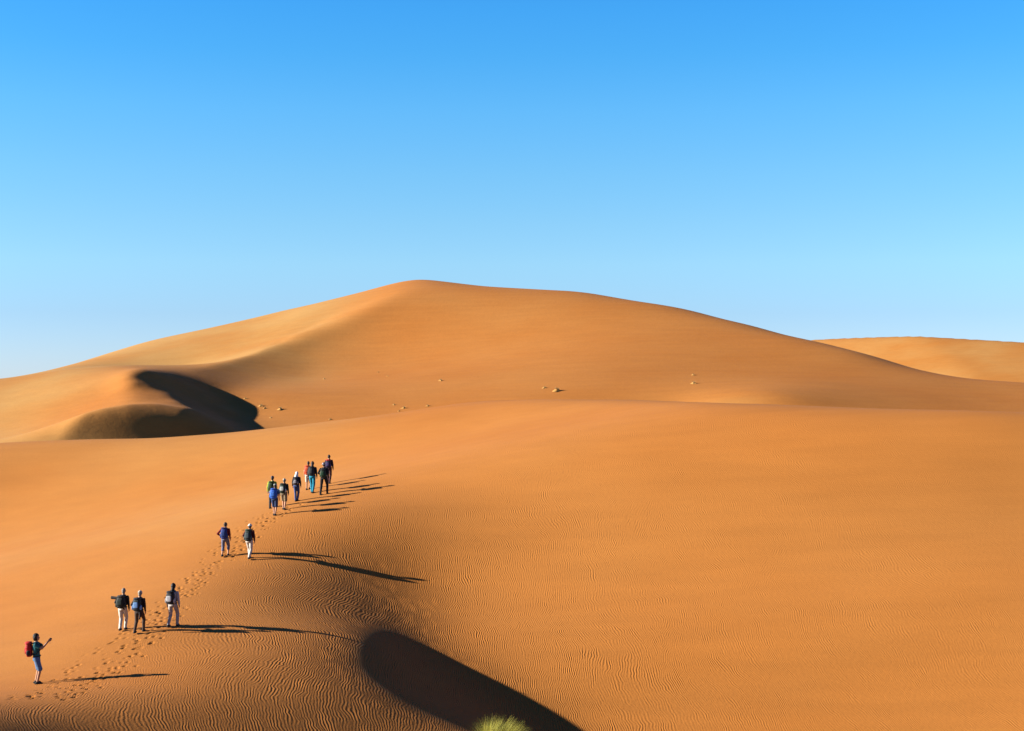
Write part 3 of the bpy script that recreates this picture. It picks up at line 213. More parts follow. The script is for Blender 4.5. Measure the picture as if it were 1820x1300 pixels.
[-2113,-1947,-1781,-1616,-1453,-1292,-1137,-989,-854,-736,-644,-584,-551,-602,-584,-232,-68,-29,-17,-3,15,35,57,80,104,128,149,130,95,51,2,-44,-88,-132,-176,-220,-262,-302,-334,-348,-343,-325,-298,-263,-220,-165,-91,6,138,306,500,697,858,966,1015,1029,1041,1024,727,2,-799,-1365,-1704,-1937,-2131,-2296,-2428,-2526,-2601,-2664,-2720,-2774,-2833,-2897,-2962,-3028,-3092,-3155,-3215,-3273,-3329,-3383,-3436],
[-2135,-1966,-1797,-1629,-1461,-1297,-1138,-987,-849,-730,-639,-585,-562,-635,-551,-180,-66,-56,-48,-27,1,33,67,103,141,180,221,262,238,199,153,107,61,17,-27,-70,-114,-156,-190,-204,-200,-184,-160,-126,-82,-25,48,147,283,455,653,855,1022,1137,1191,1207,1215,1158,753,-43,-901,-1526,-1882,-2096,-2265,-2405,-2514,-2595,-2657,-2708,-2755,-2801,-2853,-2911,-2972,-3033,-3095,-3155,-3214,-3271,-3325,-3378,-3430],
[-2163,-1991,-1819,-1647,-1476,-1308,-1146,-991,-849,-728,-636,-585,-572,-660,-498,-134,-74,-92,-86,-57,-17,27,73,121,170,221,272,324,370,345,308,263,219,176,134,92,48,6,-26,-39,-35,-21,3,34,77,133,208,309,446,618,817,1020,1191,1310,1367,1383,1374,1238,736,-111,-1010,-1672,-2037,-2238,-2386,-2503,-2593,-2659,-2708,-2749,-2787,-2827,-2873,-2925,-2981,-3039,-3098,-3156,-3213,-3268,-3321,-3373,-3424],
[-2196,-2021,-1846,-1671,-1497,-1325,-1159,-1001,-856,-731,-636,-583,-583,-671,-429,-101,-91,-134,-128,-86,-33,24,82,140,197,255,311,367,420,463,454,427,388,346,306,266,226,187,159,149,151,165,186,217,260,316,390,491,628,798,993,1196,1366,1485,1544,1562,1526,1285,690,-196,-1117,-1788,-2157,-2356,-2491,-2591,-2664,-2716,-2755,-2787,-2817,-2851,-2891,-2938,-2990,-3044,-3100,-3156,-3211,-3265,-3317,-3368,-3418],
[-2235,-2056,-1878,-1700,-1522,-1348,-1178,-1016,-867,-738,-639,-586,-602,-676,-366,-88,-117,-177,-168,-108,-36,37,108,176,244,310,374,438,502,564,623,614,586,549,507,467,428,392,368,359,361,373,393,423,466,522,596,697,830,994,1186,1384,1551,1667,1726,1745,1673,1318,634,-283,-1209,-1874,-2246,-2450,-2577,-2665,-2725,-2767,-2796,-2820,-2845,-2873,-2908,-2950,-2998,-3049,-3103,-3156,-3210,-3262,-3312,-3362,-3411],
[-2278,-2097,-1915,-1734,-1553,-1375,-1202,-1036,-884,-750,-647,-593,-622,-660,-304,-81,-138,-209,-196,-111,-14,77,161,241,317,390,462,532,602,670,737,786,790,773,741,700,658,622,599,590,591,602,622,652,695,751,825,923,1051,1209,1394,1586,1746,1855,1911,1929,1810,1339,572,-363,-1271,-1926,-2307,-2519,-2646,-2726,-2777,-2810,-2831,-2849,-2868,-2892,-2922,-2961,-3005,-3054,-3105,-3156,-3208,-3258,-3308,-3357,-3405],
[-2325,-2141,-1957,-1773,-1589,-1408,-1231,-1062,-906,-768,-661,-606,-647,-633,-246,-74,-142,-209,-193,-77,50,158,253,339,418,494,567,636,704,768,829,885,956,975,974,954,920,878,853,841,841,851,872,903,947,1003,1076,1171,1293,1443,1619,1802,1952,2051,2099,2102,1918,1338,504,-436,-1313,-1955,-2345,-2567,-2696,-2773,-2818,-2844,-2860,-2873,-2888,-2907,-2935,-2970,-3011,-3057,-3106,-3156,-3206,-3255,-3303,-3351,-3398],
[-2378,-2191,-2004,-1816,-1630,-1445,-1265,-1093,-933,-792,-680,-622,-672,-600,-186,-50,-110,-145,-113,32,180,292,388,473,548,618,686,750,815,875,932,979,1014,1098,1158,1192,1200,1180,1147,1126,1120,1127,1147,1179,1223,1279,1350,1441,1555,1696,1861,2032,2170,2255,2289,2247,1962,1304,428,-504,-1344,-1968,-2364,-2596,-2730,-2806,-2848,-2870,-2883,-2892,-2903,-2920,-2944,-2977,-3016,-3060,-3107,-3155,-3204,-3252,-3299,-3345,-3391],
[-2434,-2245,-2055,-1865,-1675,-1487,-1304,-1128,-966,-821,-706,-642,-691,-561,-126,0,-25,4,88,227,355,457,544,619,687,750,810,869,930,992,1059,1125,1200,1283,1370,1431,1474,1496,1491,1467,1446,1443,1457,1487,1529,1582,1649,1733,1838,1968,2119,2274,2397,2466,2482,2375,1976,1249,345,-568,-1368,-1970,-2367,-2608,-2748,-2826,-2867,-2888,-2898,-2905,-2914,-2928,-2951,-2981,-3019,-3061,-3107,-3154,-3202,-3248,-3294,-3338,-3383],
[-2496,-2304,-2111,-1918,-1725,-1534,-1347,-1169,-1003,-856,-738,-669,-698,-509,-71,79,110,198,321,447,554,643,720,789,852,913,971,1029,1086,1145,1206,1269,1335,1405,1492,1592,1678,1748,1800,1827,1825,1811,1811,1831,1866,1913,1973,2047,2141,2256,2390,2527,2630,2679,2673,2488,1974,1183,258,-628,-1385,-1963,-2358,-2605,-2751,-2833,-2875,-2896,-2905,-2911,-2919,-2933,-2954,-2984,-3020,-3062,-3107,-3153,-3199,-3244,-3288,-3332,-3375],
[-2562,-2367,-2172,-1976,-1780,-1585,-1395,-1214,-1045,-896,-775,-700,-697,-457,-17,176,267,408,551,670,767,847,920,985,1046,1104,1161,1217,1272,1327,1383,1439,1497,1554,1612,1676,1795,1911,2018,2115,2186,2211,2208,2211,2232,2268,2317,2379,2457,2556,2670,2784,2862,2883,2846,2576,1955,1108,173,-681,-1395,-1948,-2337,-2588,-2740,-2827,-2872,-2894,-2905,-2911,-2920,-2933,-2954,-2984,-3020,-3061,-3106,-3151,-3196,-3240,-3283,-3325,-3367],
[-2634,-2436,-2238,-2039,-1840,-1642,-1448,-1263,-1091,-940,-815,-727,-677,-399,52,293,442,619,774,891,985,1063,1133,1197,1258,1315,1371,1427,1481,1537,1592,1647,1704,1762,1823,1885,1949,2065,2189,2316,2441,2542,2592,2604,2611,2634,2671,2719,2781,2861,2953,3038,3087,3060,2962,2611,1911,1030,103,-718,-1395,-1925,-2306,-2559,-2716,-2808,-2858,-2883,-2896,-2905,-2915,-2929,-2951,-2981,-3017,-3059,-3104,-3149,-3193,-3236,-3277,-3318,-3359],
[-2711,-2511,-2310,-2108,-1905,-1703,-1505,-1315,-1139,-984,-854,-748,-644,-334,139,426,622,826,989,1109,1203,1283,1353,1418,1479,1538,1596,1652,1708,1763,1819,1877,1936,1996,2059,2124,2195,2268,2386,2510,2638,2769,2884,2952,2975,2992,3021,3057,3103,3164,3228,3280,3294,3202,3008,2581,1837,947,49,-738,-1385,-1893,-2264,-2518,-2680,-2777,-2832,-2862,-2880,-2891,-2903,-2920,-2944,-2975,-3013,-3056,-3101,-3146,-3190,-3232,-3272,-3311,-3351],
[-2794,-2591,-2388,-2183,-1977,-1770,-1567,-1370,-1188,-1027,-890,-767,-599,-264,226,558,802,1029,1200,1324,1421,1502,1575,1643,1706,1767,1826,1884,1942,2000,2058,2117,2177,2240,2305,2373,2445,2522,2607,2723,2844,2970,3100,3218,3287,3324,3351,3378,3410,3450,3482,3498,3476,3313,3022,2516,1740,855,1,-747,-1364,-1851,-2213,-2466,-2631,-2733,-2794,-2831,-2854,-2871,-2886,-2906,-2932,-2966,-3006,-3051,-3097,-3143,-3187,-3227,-3266,-3304,-3342],
[-2883,-2679,-2473,-2265,-2055,-1843,-1633,-1428,-1235,-1063,-915,-770,-546,-187,317,694,983,1228,1407,1536,1637,1722,1798,1867,1933,1997,2059,2119,2179,2239,2300,2361,2423,2488,2555,2625,2700,2779,2863,2954,3065,3184,3308,3436,3543,3607,3643,3666,3684,3701,3697,3678,3628,3394,3010,2430,1625,757,-46,-749,-1334,-1801,-2152,-2402,-2570,-2678,-2746,-2790,-2820,-2843,-2864,-2887,-2917,-2954,-2997,-3045,-3093,-3140,-3184,-3223,-3260,-3296,-3333],
[-2980,-2773,-2565,-2354,-2140,-1923,-1704,-1488,-1280,-1089,-921,-750,-487,-103,412,839,1167,1428,1614,1749,1852,1940,2019,2092,2160,2226,2290,2353,2416,2478,2540,2603,2668,2734,2803,2875,2950,3031,3117,3208,3303,3407,3525,3649,3771,3849,3892,3911,3911,3896,3853,3809,3753,3444,2963,2317,1501,663,-85,-742,-1296,-1741,-2082,-2329,-2499,-2611,-2686,-2740,-2779,-2809,-2835,-2863,-2897,-2939,-2987,-3037,-3088,-3137,-3181,-3219,-3254,-3288,-3324],
[-3084,-2876,-2666,-2453,-2235,-2011,-1783,-1552,-1323,-1104,-906,-714,-436,-10,524,1003,1357,1628,1822,1960,2068,2158,2239,2314,2384,2452,2518,2582,2646,2710,2774,2838,2904,2971,3041,3114,3189,3270,3357,3450,3547,3652,3764,3876,3979,4057,4103,4114,4086,4029,3951,3888,3820,3434,2870,2184,1390,598,-107,-725,-1248,-1674,-2004,-2248,-2419,-2535,-2618,-2682,-2731,-2769,-2802,-2835,-2874,-2922,-2974,-3029,-3083,-3133,-3179,-3216,-3247,-3281,-3316],
[-3197,-2988,-2777,-2561,-2340,-2111,-1873,-1626,-1370,-1112,-867,-655,-374,100,658,1181,1543,1825,2029,2172,2282,2374,2456,2532,2602,2669,2734,2797,2860,2922,2985,3048,3113,3180,3249,3322,3398,3480,3569,3664,3766,3873,3983,4089,4182,4254,4295,4287,4223,4132,4056,3972,3792,3343,2735,2039,1289,552,-112,-695,-1192,-1600,-1920,-2161,-2333,-2453,-2543,-2619,-2679,-2727,-2767,-2805,-2850,-2904,-2961,-3020,-3077,-3130,-3177,-3213,-3242,-3274,-3310],
[-3319,-3109,-2897,-2681,-2457,-2225,-1979,-1717,-1436,-1138,-833,-574,-263,263,822,1350,1692,1990,2219,2374,2492,2589,2673,2747,2814,2876,2934,2991,3046,3101,3158,3215,3276,3341,3409,3483,3562,3649,3743,3846,3957,4073,4191,4302,4399,4468,4490,4450,4341,4208,4104,3964,3690,3196,2569,1888,1191,514,-107,-657,-1129,-1521,-1833,-2071,-2246,-2371,-2470,-2557,-2629,-2686,-2733,-2776,-2827,-2887,-2949,-3011,-3071,-3127,-3176,-3211,-3237,-3270,-3306],
[-3449,-3239,-3028,-2812,-2589,-2355,-2107,-1838,-1543,-1222,-891,-572,-180,370,927,1427,1785,2102,2348,2521,2654,2762,2854,2931,2997,3053,3104,3152,3199,3246,3294,3345,3401,3463,3532,3606,3688,3778,3878,3990,4115,4246,4379,4504,4613,4679,4657,4563,4435,4273,4086,3855,3510,2994,2381,1743,1102,481,-96,-614,-1063,-1440,-1746,-1985,-2165,-2301,-2410,-2506,-2586,-2651,-2706,-2757,-2813,-2876,-2940,-3004,-3065,-3122,-3171,-3209,-3238,-3271,-3308],
[-3584,-3376,-3167,-2954,-2734,-2504,-2259,-1993,-1699,-1373,-1025,-662,-208,357,921,1423,1819,2140,2379,2549,2680,2787,2878,2958,3030,3095,3157,3217,3276,3334,3393,3454,3516,3582,3653,3728,3809,3899,4000,4113,4239,4372,4504,4625,4725,4772,4725,4597,4426,4218,3974,3679,3294,2777,2197,1612,1026,455,-82,-568,-996,-1361,-1663,-1905,-2094,-2242,-2363,-2466,-2553,-2625,-2688,-2746,-2806,-2869,-2934,-2998,-3060,-3116,-3166,-3207,-3242,-3277,-3315],
[-3723,-3517,-3310,-3101,-2887,-2665,-2431,-2178,-1898,-1582,-1225,-816,-315,262,832,1343,1759,2079,2313,2480,2609,2715,2807,2888,2964,3036,3106,3174,3243,3311,3380,3450,3522,3596,3672,3752,3836,3927,4027,4138,4257,4378,4493,4590,4659,4678,4629,4506,4317,4073,3790,3462,3077,2593,2055,1510,967,437,-64,-524,-934,-1289,-1588,-1835,-2034,-2194,-2325,-2436,-2529,-2608,-2677,-2741,-2804,-2868,-2932,-2996,-3056,-3113,-3163,-3208,-3247,-3286,-3326],
[-3859,-3655,-3452,-3247,-3040,-2827,-2606,-2370,-2111,-1811,-1451,-1007,-470,112,683,1197,1624,1949,2176,2336,2461,2567,2661,2747,2829,2908,2986,3062,3138,3214,3291,3368,3446,3525,3606,3689,3775,3866,3964,4069,4179,4286,4383,4460,4507,4506,4444,4317,4121,3862,3558,3218,2856,2421,1933,1427,921,426,-46,-483,-878,-1225,-1524,-1776,-1984,-2156,-2297,-2415,-2515,-2599,-2673,-2740,-2805,-2869,-2933,-2995,-3055,-3112,-3164,-3211,-3255,-3298,-3340],
[-3986,-3784,-3583,-3382,-3180,-2974,-2762,-2538,-2293,-2006,-1651,-1192,-635,-56,502,1003,1423,1759,1992,2154,2279,2385,2482,2572,2660,2744,2827,2909,2991,3071,3152,3233,3314,3396,3479,3564,3651,3742,3835,3931,4025,4113,4187,4241,4265,4248,4180,4052,3856,3608,3328,3009,2664,2266,1822,1355,881,415,-31,-450,-832,-1174,-1473,-1730,-1947,-2128,-2278,-2403,-2508,-2596,-2673,-2743,-2809,-2873,-2936,-2997,-3057,-3114,-3167,-3217,-3265,-3311,-3356],
[-4098,-3897,-3698,-3498,-3297,-3093,-2881,-2655,-2405,-2111,-1750,-1295,-760,-207,323,798,1199,1539,1785,1957,2084,2188,2282,2371,2456,2540,2622,2702,2782,2861,2940,3019,3098,3178,3259,3343,3430,3523,3622,3724,3825,3917,3992,4044,4061,4031,3953,3821,3632,3403,3149,2853,2519,2141,1726,1289,843,402,-25,-427,-799,-1136,-1436,-1697,-1922,-2111,-2269,-2399,-2508,-2599,-2677,-2748,-2814,-2877,-2940,-3001,-3061,-3118,-3173,-3226,-3276,-3325,-3374],
[-4191,-3990,-3789,-3589,-3385,-3177,-2958,-2722,-2458,-2150,-1781,-1341,-844,-329,168,617,997,1299,1513,1666,1786,1890,1985,2076,2164,2250,2335,2418,2501,2583,2665,2747,2829,2912,2995,3081,3170,3264,3364,3466,3567,3659,3736,3791,3813,3792,3728,3619,3461,3256,3011,2723,2395,2031,1636,1222,799,379,-29,-418,-781,-1114,-1414,-1679,-1909,-2105,-2269,-2403,-2513,-2605,-2683,-2753,-2818,-2881,-2943,-3005,-3065,-3124,-3180,-3235,-3288,-3340,-3392],
[-4262,-4060,-3857,-3653,-3445,-3230,-3001,-2753,-2476,-2158,-1791,-1372,-912,-440,16,427,765,1017,1192,1323,1435,1536,1633,1726,1818,1908,1997,2085,2172,2259,2346,2432,2518,2605,2691,2777,2864,2951,3038,3123,3205,3278,3340,3388,3415,3417,3390,3326,3218,3057,2841,2574,2262,1914,1539,1145,744,343,-48,-424,-778,-1107,-1407,-1675,-1910,-2111,-2278,-2413,-2523,-2613,-2689,-2756,-2820,-2883,-2946,-3008,-3069,-3129,-3188,-3245,-3301,-3355,-3409],
[-4312,-4108,-3903,-3695,-3481,-3259,-3022,-2765,-2480,-2161,-1802,-1407,-986,-558,-149,214,505,715,862,979,1083,1181,1275,1366,1457,1546,1635,1722,1810,1896,1983,2068,2154,2238,2322,2406,2488,2569,2647,2722,2792,2856,2911,2956,2988,3005,3002,2973,2907,2791,2616,2382,2097,1773,1421,1051,671,290,-85,-447,-792,-1114,-1412,-1682,-1920,-2125,-2294,-2429,-2535,-2620,-2693,-2758,-2820,-2883,-2946,-3010,-3073,-3135,-3196,-3255,-3313,-3369,-3425],
[-4343,-4137,-3929,-3718,-3500,-3272,-3030,-2768,-2483,-2169,-1826,-1458,-1075,-692,-332,-17,231,409,537,642,738,830,919,1007,1093,1179,1264,1348,1432,1515,1598,1681,1762,1844,1924,2003,2081,2157,2230,2300,2365,2425,2478,2524,2561,2588,2601,2594,2558,2479,2343,2146,1895,1601,1277,932,576,217,-140,-487,-819,-1134,-1427,-1696,-1936,-2145,-2314,-2444,-2545,-2626,-2694,-2755,-2817,-2880,-2945,-3010,-3075,-3139,-3203,-3264,-3323,-3382,-3440],
[-4357,-4150,-3941,-3728,-3508,-3278,-3035,-2774,-2493,-2191,-1868,-1529,-1183,-844,-529,-258,-46,106,219,314,403,488,572,654,735,816,896,976,1055,1134,1213,1291,1368,1445,1521,1596,1670,1742,1811,1878,1941,1999,2052,2100,2141,2174,2197,2205,2190,2139,2036,1875,1659,1398,1105,788,458,122,-213,-542,-861,-1164,-1449,-1712,-1951,-2159,-2328,-2453,-2549,-2626,-2691,-2751,-2812,-2877,-2943,-3010,-3076,-3142,-3207,-3270,-3331,-3391,-3451],
[-4358,-4152,-3944,-3731,-3512,-3283,-3042,-2786,-2515,-2228,-1928,-1618,-1308,-1010,-736,-503,-322,-190,-90,-3,79,158,236,313,389,464,540,614,689,763,837,910,983,1056,1127,1198,1268,1337,1403,1467,1528,1585,1638,1687,1731,1769,1799,1817,1816,1785,1709,1579,1397,1169,907,621,319,9,-304,-613,-913,-1202,-1474,-1726,-1955,-2156,-2320,-2445,-2543,-2621,-2688,-2749,-2811,-2876,-2942,-3008,-3075,-3142,-3208,-3273,-3336,-3398,-3460],
[-4352,-4148,-3942,-3732,-3515,-3290,-3055,-2809,-2551,-2282,-2005,-1725,-1449,-1186,-949,-748,-592,-477,-387,-307,-232,-159,-87,-15,56,127,197,267,337,406,476,544,613,681,749,816,882,947,1010,1071,1130,1186,1239,1288,1333,1374,1408,1433,1443,1427,1372,1268,1116,920,689,434,161,-123,-410,-697,-977,-1247,-1503,-1740,-1956,-2144,-2302,-2428,-2529,-2612,-2682,-2747,-2810,-2874,-2940,-3006,-3073,-3140,-3207,-3273,-3337,-3402,-3466],
[-4341,-4141,-3939,-3733,-3522,-3304,-3078,-2843,-2601,-2351,-2098,-1846,-1600,-1370,-1164,-991,-855,-754,-673,-600,-530,-462,-395,-328,-262,-196,-130,-65,0,65,130,195,259,323,387,450,512,574,634,692,749,803,855,904,950,992,1028,1058,1074,1069,1031,950,823,656,456,230,-14,-270,-531,-793,-1051,-1301,-1538,-1758,-1959,-2136,-2286,-2411,-2514,-2600,-2674,-2742,-2807,-2871,-2937,-3003,-3070,-3137,-3204,-3271,-3338,-3404,-3470],
[-4329,-4134,-3937,-3738,-3534,-3325,-3110,-2889,-2663,-2434,-2204,-1978,-1760,-1559,-1379,-1229,-1111,-1021,-947,-880,-816,-752,-690,-628,-566,-504,-443,-382,-321,-260,-199,-138,-78,-18,42,101,160,218,274,330,384,436,487,535,580,623,661,692,714,717,692,628,525,384,212,15,-200,-429,-664,-901,-1136,-1364,-1581,-1784,-1969,-2134,-2277,-2399,-2501,-2588,-2665,-2735,-2801,-2867,-2933,-2999,-3066,-3134,-3202,-3270,-3338,-3406,-3474],
[-4319,-4130,-3940,-3748,-3553,-3355,-3152,-2946,-2737,-2528,-2320,-2118,-1926,-1749,-1593,-1462,-1358,-1278,-1211,-1149,-1089,-1030,-972,-914,-856,-799,-741,-684,-627,-570,-513,-457,-400,-344,-288,-232,-177,-122,-68,-16,36,86,134,181,225,267,305,339,363,372,357,309,225,108,-38,-208,-396,-598,-807,-1019,-1231,-1437,-1635,-1820,-1990,-2143,-2277,-2393,-2493,-2580,-2657,-2728,-2796,-2862,-2929,-2995,-3063,-3131,-3200,-3270,-3339,-3409,-3479],
[-4314,-4132,-3950,-3766,-3581,-3394,-3204,-3013,-2822,-2631,-2445,-2265,-2095,-1940,-1804,-1689,-1598,-1526,-1464,-1407,-1352,-1297,-1243,-1188,-1134,-1081,-1027,-973,-920,-867,-813,-760,-707,-654,-602,-550,-498,-446,-395,-346,-297,-249,-203,-158,-115,-75,-37,-3,23,36,29,-6,-72,-168,-291,-435,-598,-774,-958,-1146,-1335,-1520,-1698,-1866,-2022,-2162,-2287,-2397,-2493,-2577,-2653,-2723,-2791,-2858,-2925,-2993,-3061,-3130,-3200,-3271,-3342,-3414,-3486],
[-4315,-4141,-3967,-3793,-3618,-3442,-3266,-3090,-2915,-2743,-2576,-2416,-2266,-2130,-2011,-1911,-1830,-1765,-1709,-1656,-1604,-1553,-1502,-1452,-1401,-1351,-1300,-1250,-1200,-1150,-1100,-1050,-1001,-951,-902,-853,-804,-756,-708,-661,-615,-570,-526,-483,-442,-402,-366,-332,-306,-289,-290,-315,-365,-442,-543,-665,-803,-954,-1115,-1281,-1448,-1612,-1772,-1923,-2064,-2193,-2308,-2410,-2500,-2580,-2653,-2722,-2789,-2857,-2925,-2993,-3062,-3132,-3203,-3275,-3348,-3422,-3496],
[-4324,-4158,-3992,-3828,-3664,-3500,-3337,-3176,-3017,-2861,-2712,-2570,-2438,-2319,-2215,-2127,-2056,-1997,-1945,-1896,-1848,-1800,-1752,-1705,-1657,-1610,-1563,-1516,-1469,-1422,-1375,-1328,-1282,-1235,-1189,-1143,-1097,-1051,-1006,-962,-918,-876,-834,-793,-754,-716,-681,-649,-622,-604,-600,-615,-652,-711,-792,-893,-1009,-1138,-1276,-1421,-1567,-1713,-1854,-1990,-2117,-2233,-2339,-2433,-2516,-2591,-2661,-2727,-2793,-2861,-2929,-2998,-3068,-3138,-3209,-3283,-3358,-3434,-3509],
[-4344,-4185,-4027,-3872,-3719,-3567,-3417,-3269,-3125,-2985,-2851,-2726,-2610,-2507,-2416,-2339,-2276,-2222,-2174,-2129,-2083,-2038,-1994,-1949,-1905,-1860,-1816,-1772,-1727,-1683,-1639,-1595,-1551,-1507,-1463,-1420,-1377,-1334,-1291,-1249,-1208,-1167,-1128,-1089,-1052,-1016,-982,-951,-925,-906,-898,-905,-929,-973,-1036,-1117,-1214,-1322,-1440,-1565,-1692,-1819,-1944,-2065,-2178,-2283,-2379,-2465,-2542,-2612,-2677,-2740,-2805,-2872,-2940,-3009,-3079,-3149,-3222,-3297,-3374,-3450,-3526],
[-4376,-4223,-4073,-3927,-3784,-3642,-3504,-3369,-3238,-3112,-2994,-2883,-2782,-2692,-2613,-2547,-2491,-2443,-2398,-2355,-2313,-2270,-2228,-2186,-2144,-2102,-2060,-2018,-1976,-1935,-1893,-1851,-1810,-1768,-1727,-1686,-1644,-1604,-1563,-1524,-1484,-1446,-1408,-1371,-1336,-1301,-1269,-1238,-1212,-1193,-1182,-1181,-1195,-1225,-1273,-1338,-1416,-1506,-1606,-1712,-1821,-1932,-2041,-2146,-2247,-2341,-2426,-2504,-2576,-2641,-2703,-2764,-2826,-2891,-2958,-3026,-3096,-3167,-3240,-3316,-3394,-3470,-3546],
[-4421,-4275,-4132,-3993,-3857,-3725,-3597,-3474,-3355,-3243,-3138,-3041,-2953,-2876,-2808,-2751,-2702,-2659,-2618,-2577,-2537,-2497,-2457,-2418,-2378,-2338,-2298,-2258,-2218,-2179,-2139,-2099,-2060,-2020,-1981,-1941,-1902,-1863,-1825,-1787,-1749,-1712,-1676,-1641,-1606,-1572,-1540,-1510,-1483,-1462,-1448,-1442,-1447,-1468,-1503,-1552,-1615,-1689,-1771,-1860,-1953,-2048,-2142,-2234,-2322,-2404,-2481,-2551,-2616,-2678,-2736,-2795,-2855,-2917,-2982,-3048,-3117,-3188,-3262,-3338,-3414,-3491,-3566],
[-4476,-4336,-4199,-4066,-3937,-3814,-3696,-3583,-3476,-3376,-3283,-3199,-3123,-3057,-3001,-2952,-2911,-2872,-2835,-2797,-2759,-2722,-2684,-2646,-2608,-2570,-2531,-2493,-2455,-2417,-2379,-2341,-2304,-2266,-2228,-2190,-2153,-2115,-2078,-2042,-2005,-1970,-1934,-1900,-1866,-1833,-1801,-1771,-1743,-1719,-1701,-1691,-1691,-1702,-1726,-1763,-1811,-1870,-1937,-2010,-2087,-2167,-2247,-2326,-2401,-2473,-2541,-2603,-2663,-2719,-2774,-2829,-2886,-2946,-3008,-3073,-3141,-3212,-3284,-3359,-3435,-3511,-3587],
[-4537,-4401,-4269,-4142,-4021,-3905,-3796,-3694,-3598,-3509,-3428,-3356,-3293,-3238,-3191,-3152,-3118,-3085,-3051,-3016,-2981,-2945,-2909,-2873,-2836,-2800,-2763,-2727,-2690,-2654,-2617,-2581,-2544,-2508,-2471,-2435,-2399,-2363,-2327,-2291,-2256,-2222,-2187,-2154,-2120,-2088,-2056,-2025,-1997,-1971,-1950,-1935,-1929,-1932,-1946,-1971,-2006,-2050,-2102,-2160,-2222,-2288,-2354,-2420,-2484,-2545,-2603,-2659,-2711,-2763,-2814,-2866,-2920,-2976,-3037,-3100,-3166,-3235,-3307,-3381,-3456,-3532,-3607]]

class Spline:
    def __init__(s, ax, ay, nx, ny, rows):
        s.axx, s.axy, s.nx, s.ny = ax, ay, nx, ny
        s.c = np.array(rows, float) / 250.0
    def U(s, a, x):
        x0, x1, h, zones = a                   # start, end, coarse spacing, (centre, half width, extra density) of fine zones
        u = (x - x0) / h
        for c, w, k in zones:
            u = u + k * w * (np.tanh((x - c) / w) - np.tanh((x0 - c) / w))
        return u
    def basis(s, a, x):
        x = np.clip(np.asarray(x, float), a[0], a[1])
        u = s.U(a, x)
        n = int(np.floor(s.U(a, a[1]))) + 1
        i = np.clip(np.floor(u).astype(int), 0, n - 1)
        t = u - i
        return i, np.stack([(1 - t)**3 / 6, (3*t**3 - 6*t**2 + 4) / 6, (-3*t**3 + 3*t**2 + 3*t + 1) / 6, t**3 / 6], -1)
    def grid(s, xs, ys):
        i, Bx = s.basis(s.axx, xs)
        j, By = s.basis(s.axy, ys)
        T = sum(s.c[:, i + a] * Bx[:, a] for a in range(4))
        return sum(T[j + b, :] * By[:, b][:, None] for b in range(4))
    def ev(s, x, y):
        i, Bx = s.basis(s.axx, np.atleast_1d(x))
        j, By = s.basis(s.axy, np.atleast_1d(y))
        return sum(s.c[j + b, i + a] * Bx[..., a] * By[..., b] for a in range(4) for b in range(4))

SN = Spline((-70, 80, 4., [(-5., 12., .32)]), (-4, 170, 4.5, [(54., 14., .32)]), 49, 51, NEAR_H)
SF = Spline((-175, 215, 7., [(-46., 9., .9), (-27., 13., .3)]), (135, 470, 8., [(178., 19., .7), (250., 38., .2)]), 83, 87, FAR_H)
PLAIN = -24.0

def sstep(a, b, x):
    t = np.clip((x - a) / (b - a), 0, 1)
    return t * t * (3 - 2 * t)

def zgrid(xs, ys):
    xs = np.asarray(xs, float); ys = np.asarray(ys, float)
    k = sstep(136, 152, ys)[:, None]
    z = np.zeros((len(ys), len(xs)))
    m = ys < 153
    if m.any(): z[m] += SN.grid(xs, ys[m]) * (1 - k[m])
    m = ys > 135
    if m.any(): z[m] += SF.grid(xs, ys[m]) * k[m]
    # run down to the plain well outside the part that is in view
    ed = np.maximum.reduce([sstep(-120, -260, xs)[None, :] + 0 * ys[:, None], sstep(150, 230, xs)[None, :] + 0 * ys[:, None],
                            (sstep(430, 560, ys)[:, None] + 0 * xs[None, :]), (sstep(-10, -60, ys)[:, None] + 0 * xs[None, :])])
    return z * (1 - ed) + (PLAIN - 0.5) * ed

def zat(x, y):
    return float(zgrid([x], [y])[0, 0])

def hit(px, py, y0=34.0, y1=420.0):
    """where the sight line through a photograph pixel meets the sand"""
    ds = np.arange(y0, y1, 0.25)
    x = (px - CX) / F * ds
    zn = SN.ev(x, np.minimum(ds, 160)); zf = SF.ev(x, np.maximum(ds, 135))
    k = sstep(136, 152, ds)
    z = zn * (1 - k) + zf * k
    ray = -(py - CY) / F * ds
    q = np.nonzero(z >= ray)[0]
    i = int(q[0]) if len(q) else len(ds) - 1
    if i > 0:
        f0, f1 = z[i-1] - ray[i-1], z[i] - ray[i]
        d = ds[i-1] + 0.25 * (-f0) / (f1 - f0)
    else:
        d = ds[0]
    X = (px - CX) / F * d
    return X, d, zat(X, d)

# ------------------------------------------------------------------ sand material
def N(nt, typ, **kw):
    n = nt.nodes.new(typ)
    for k, v in kw.items():
        setattr(n, k, v)
    return n

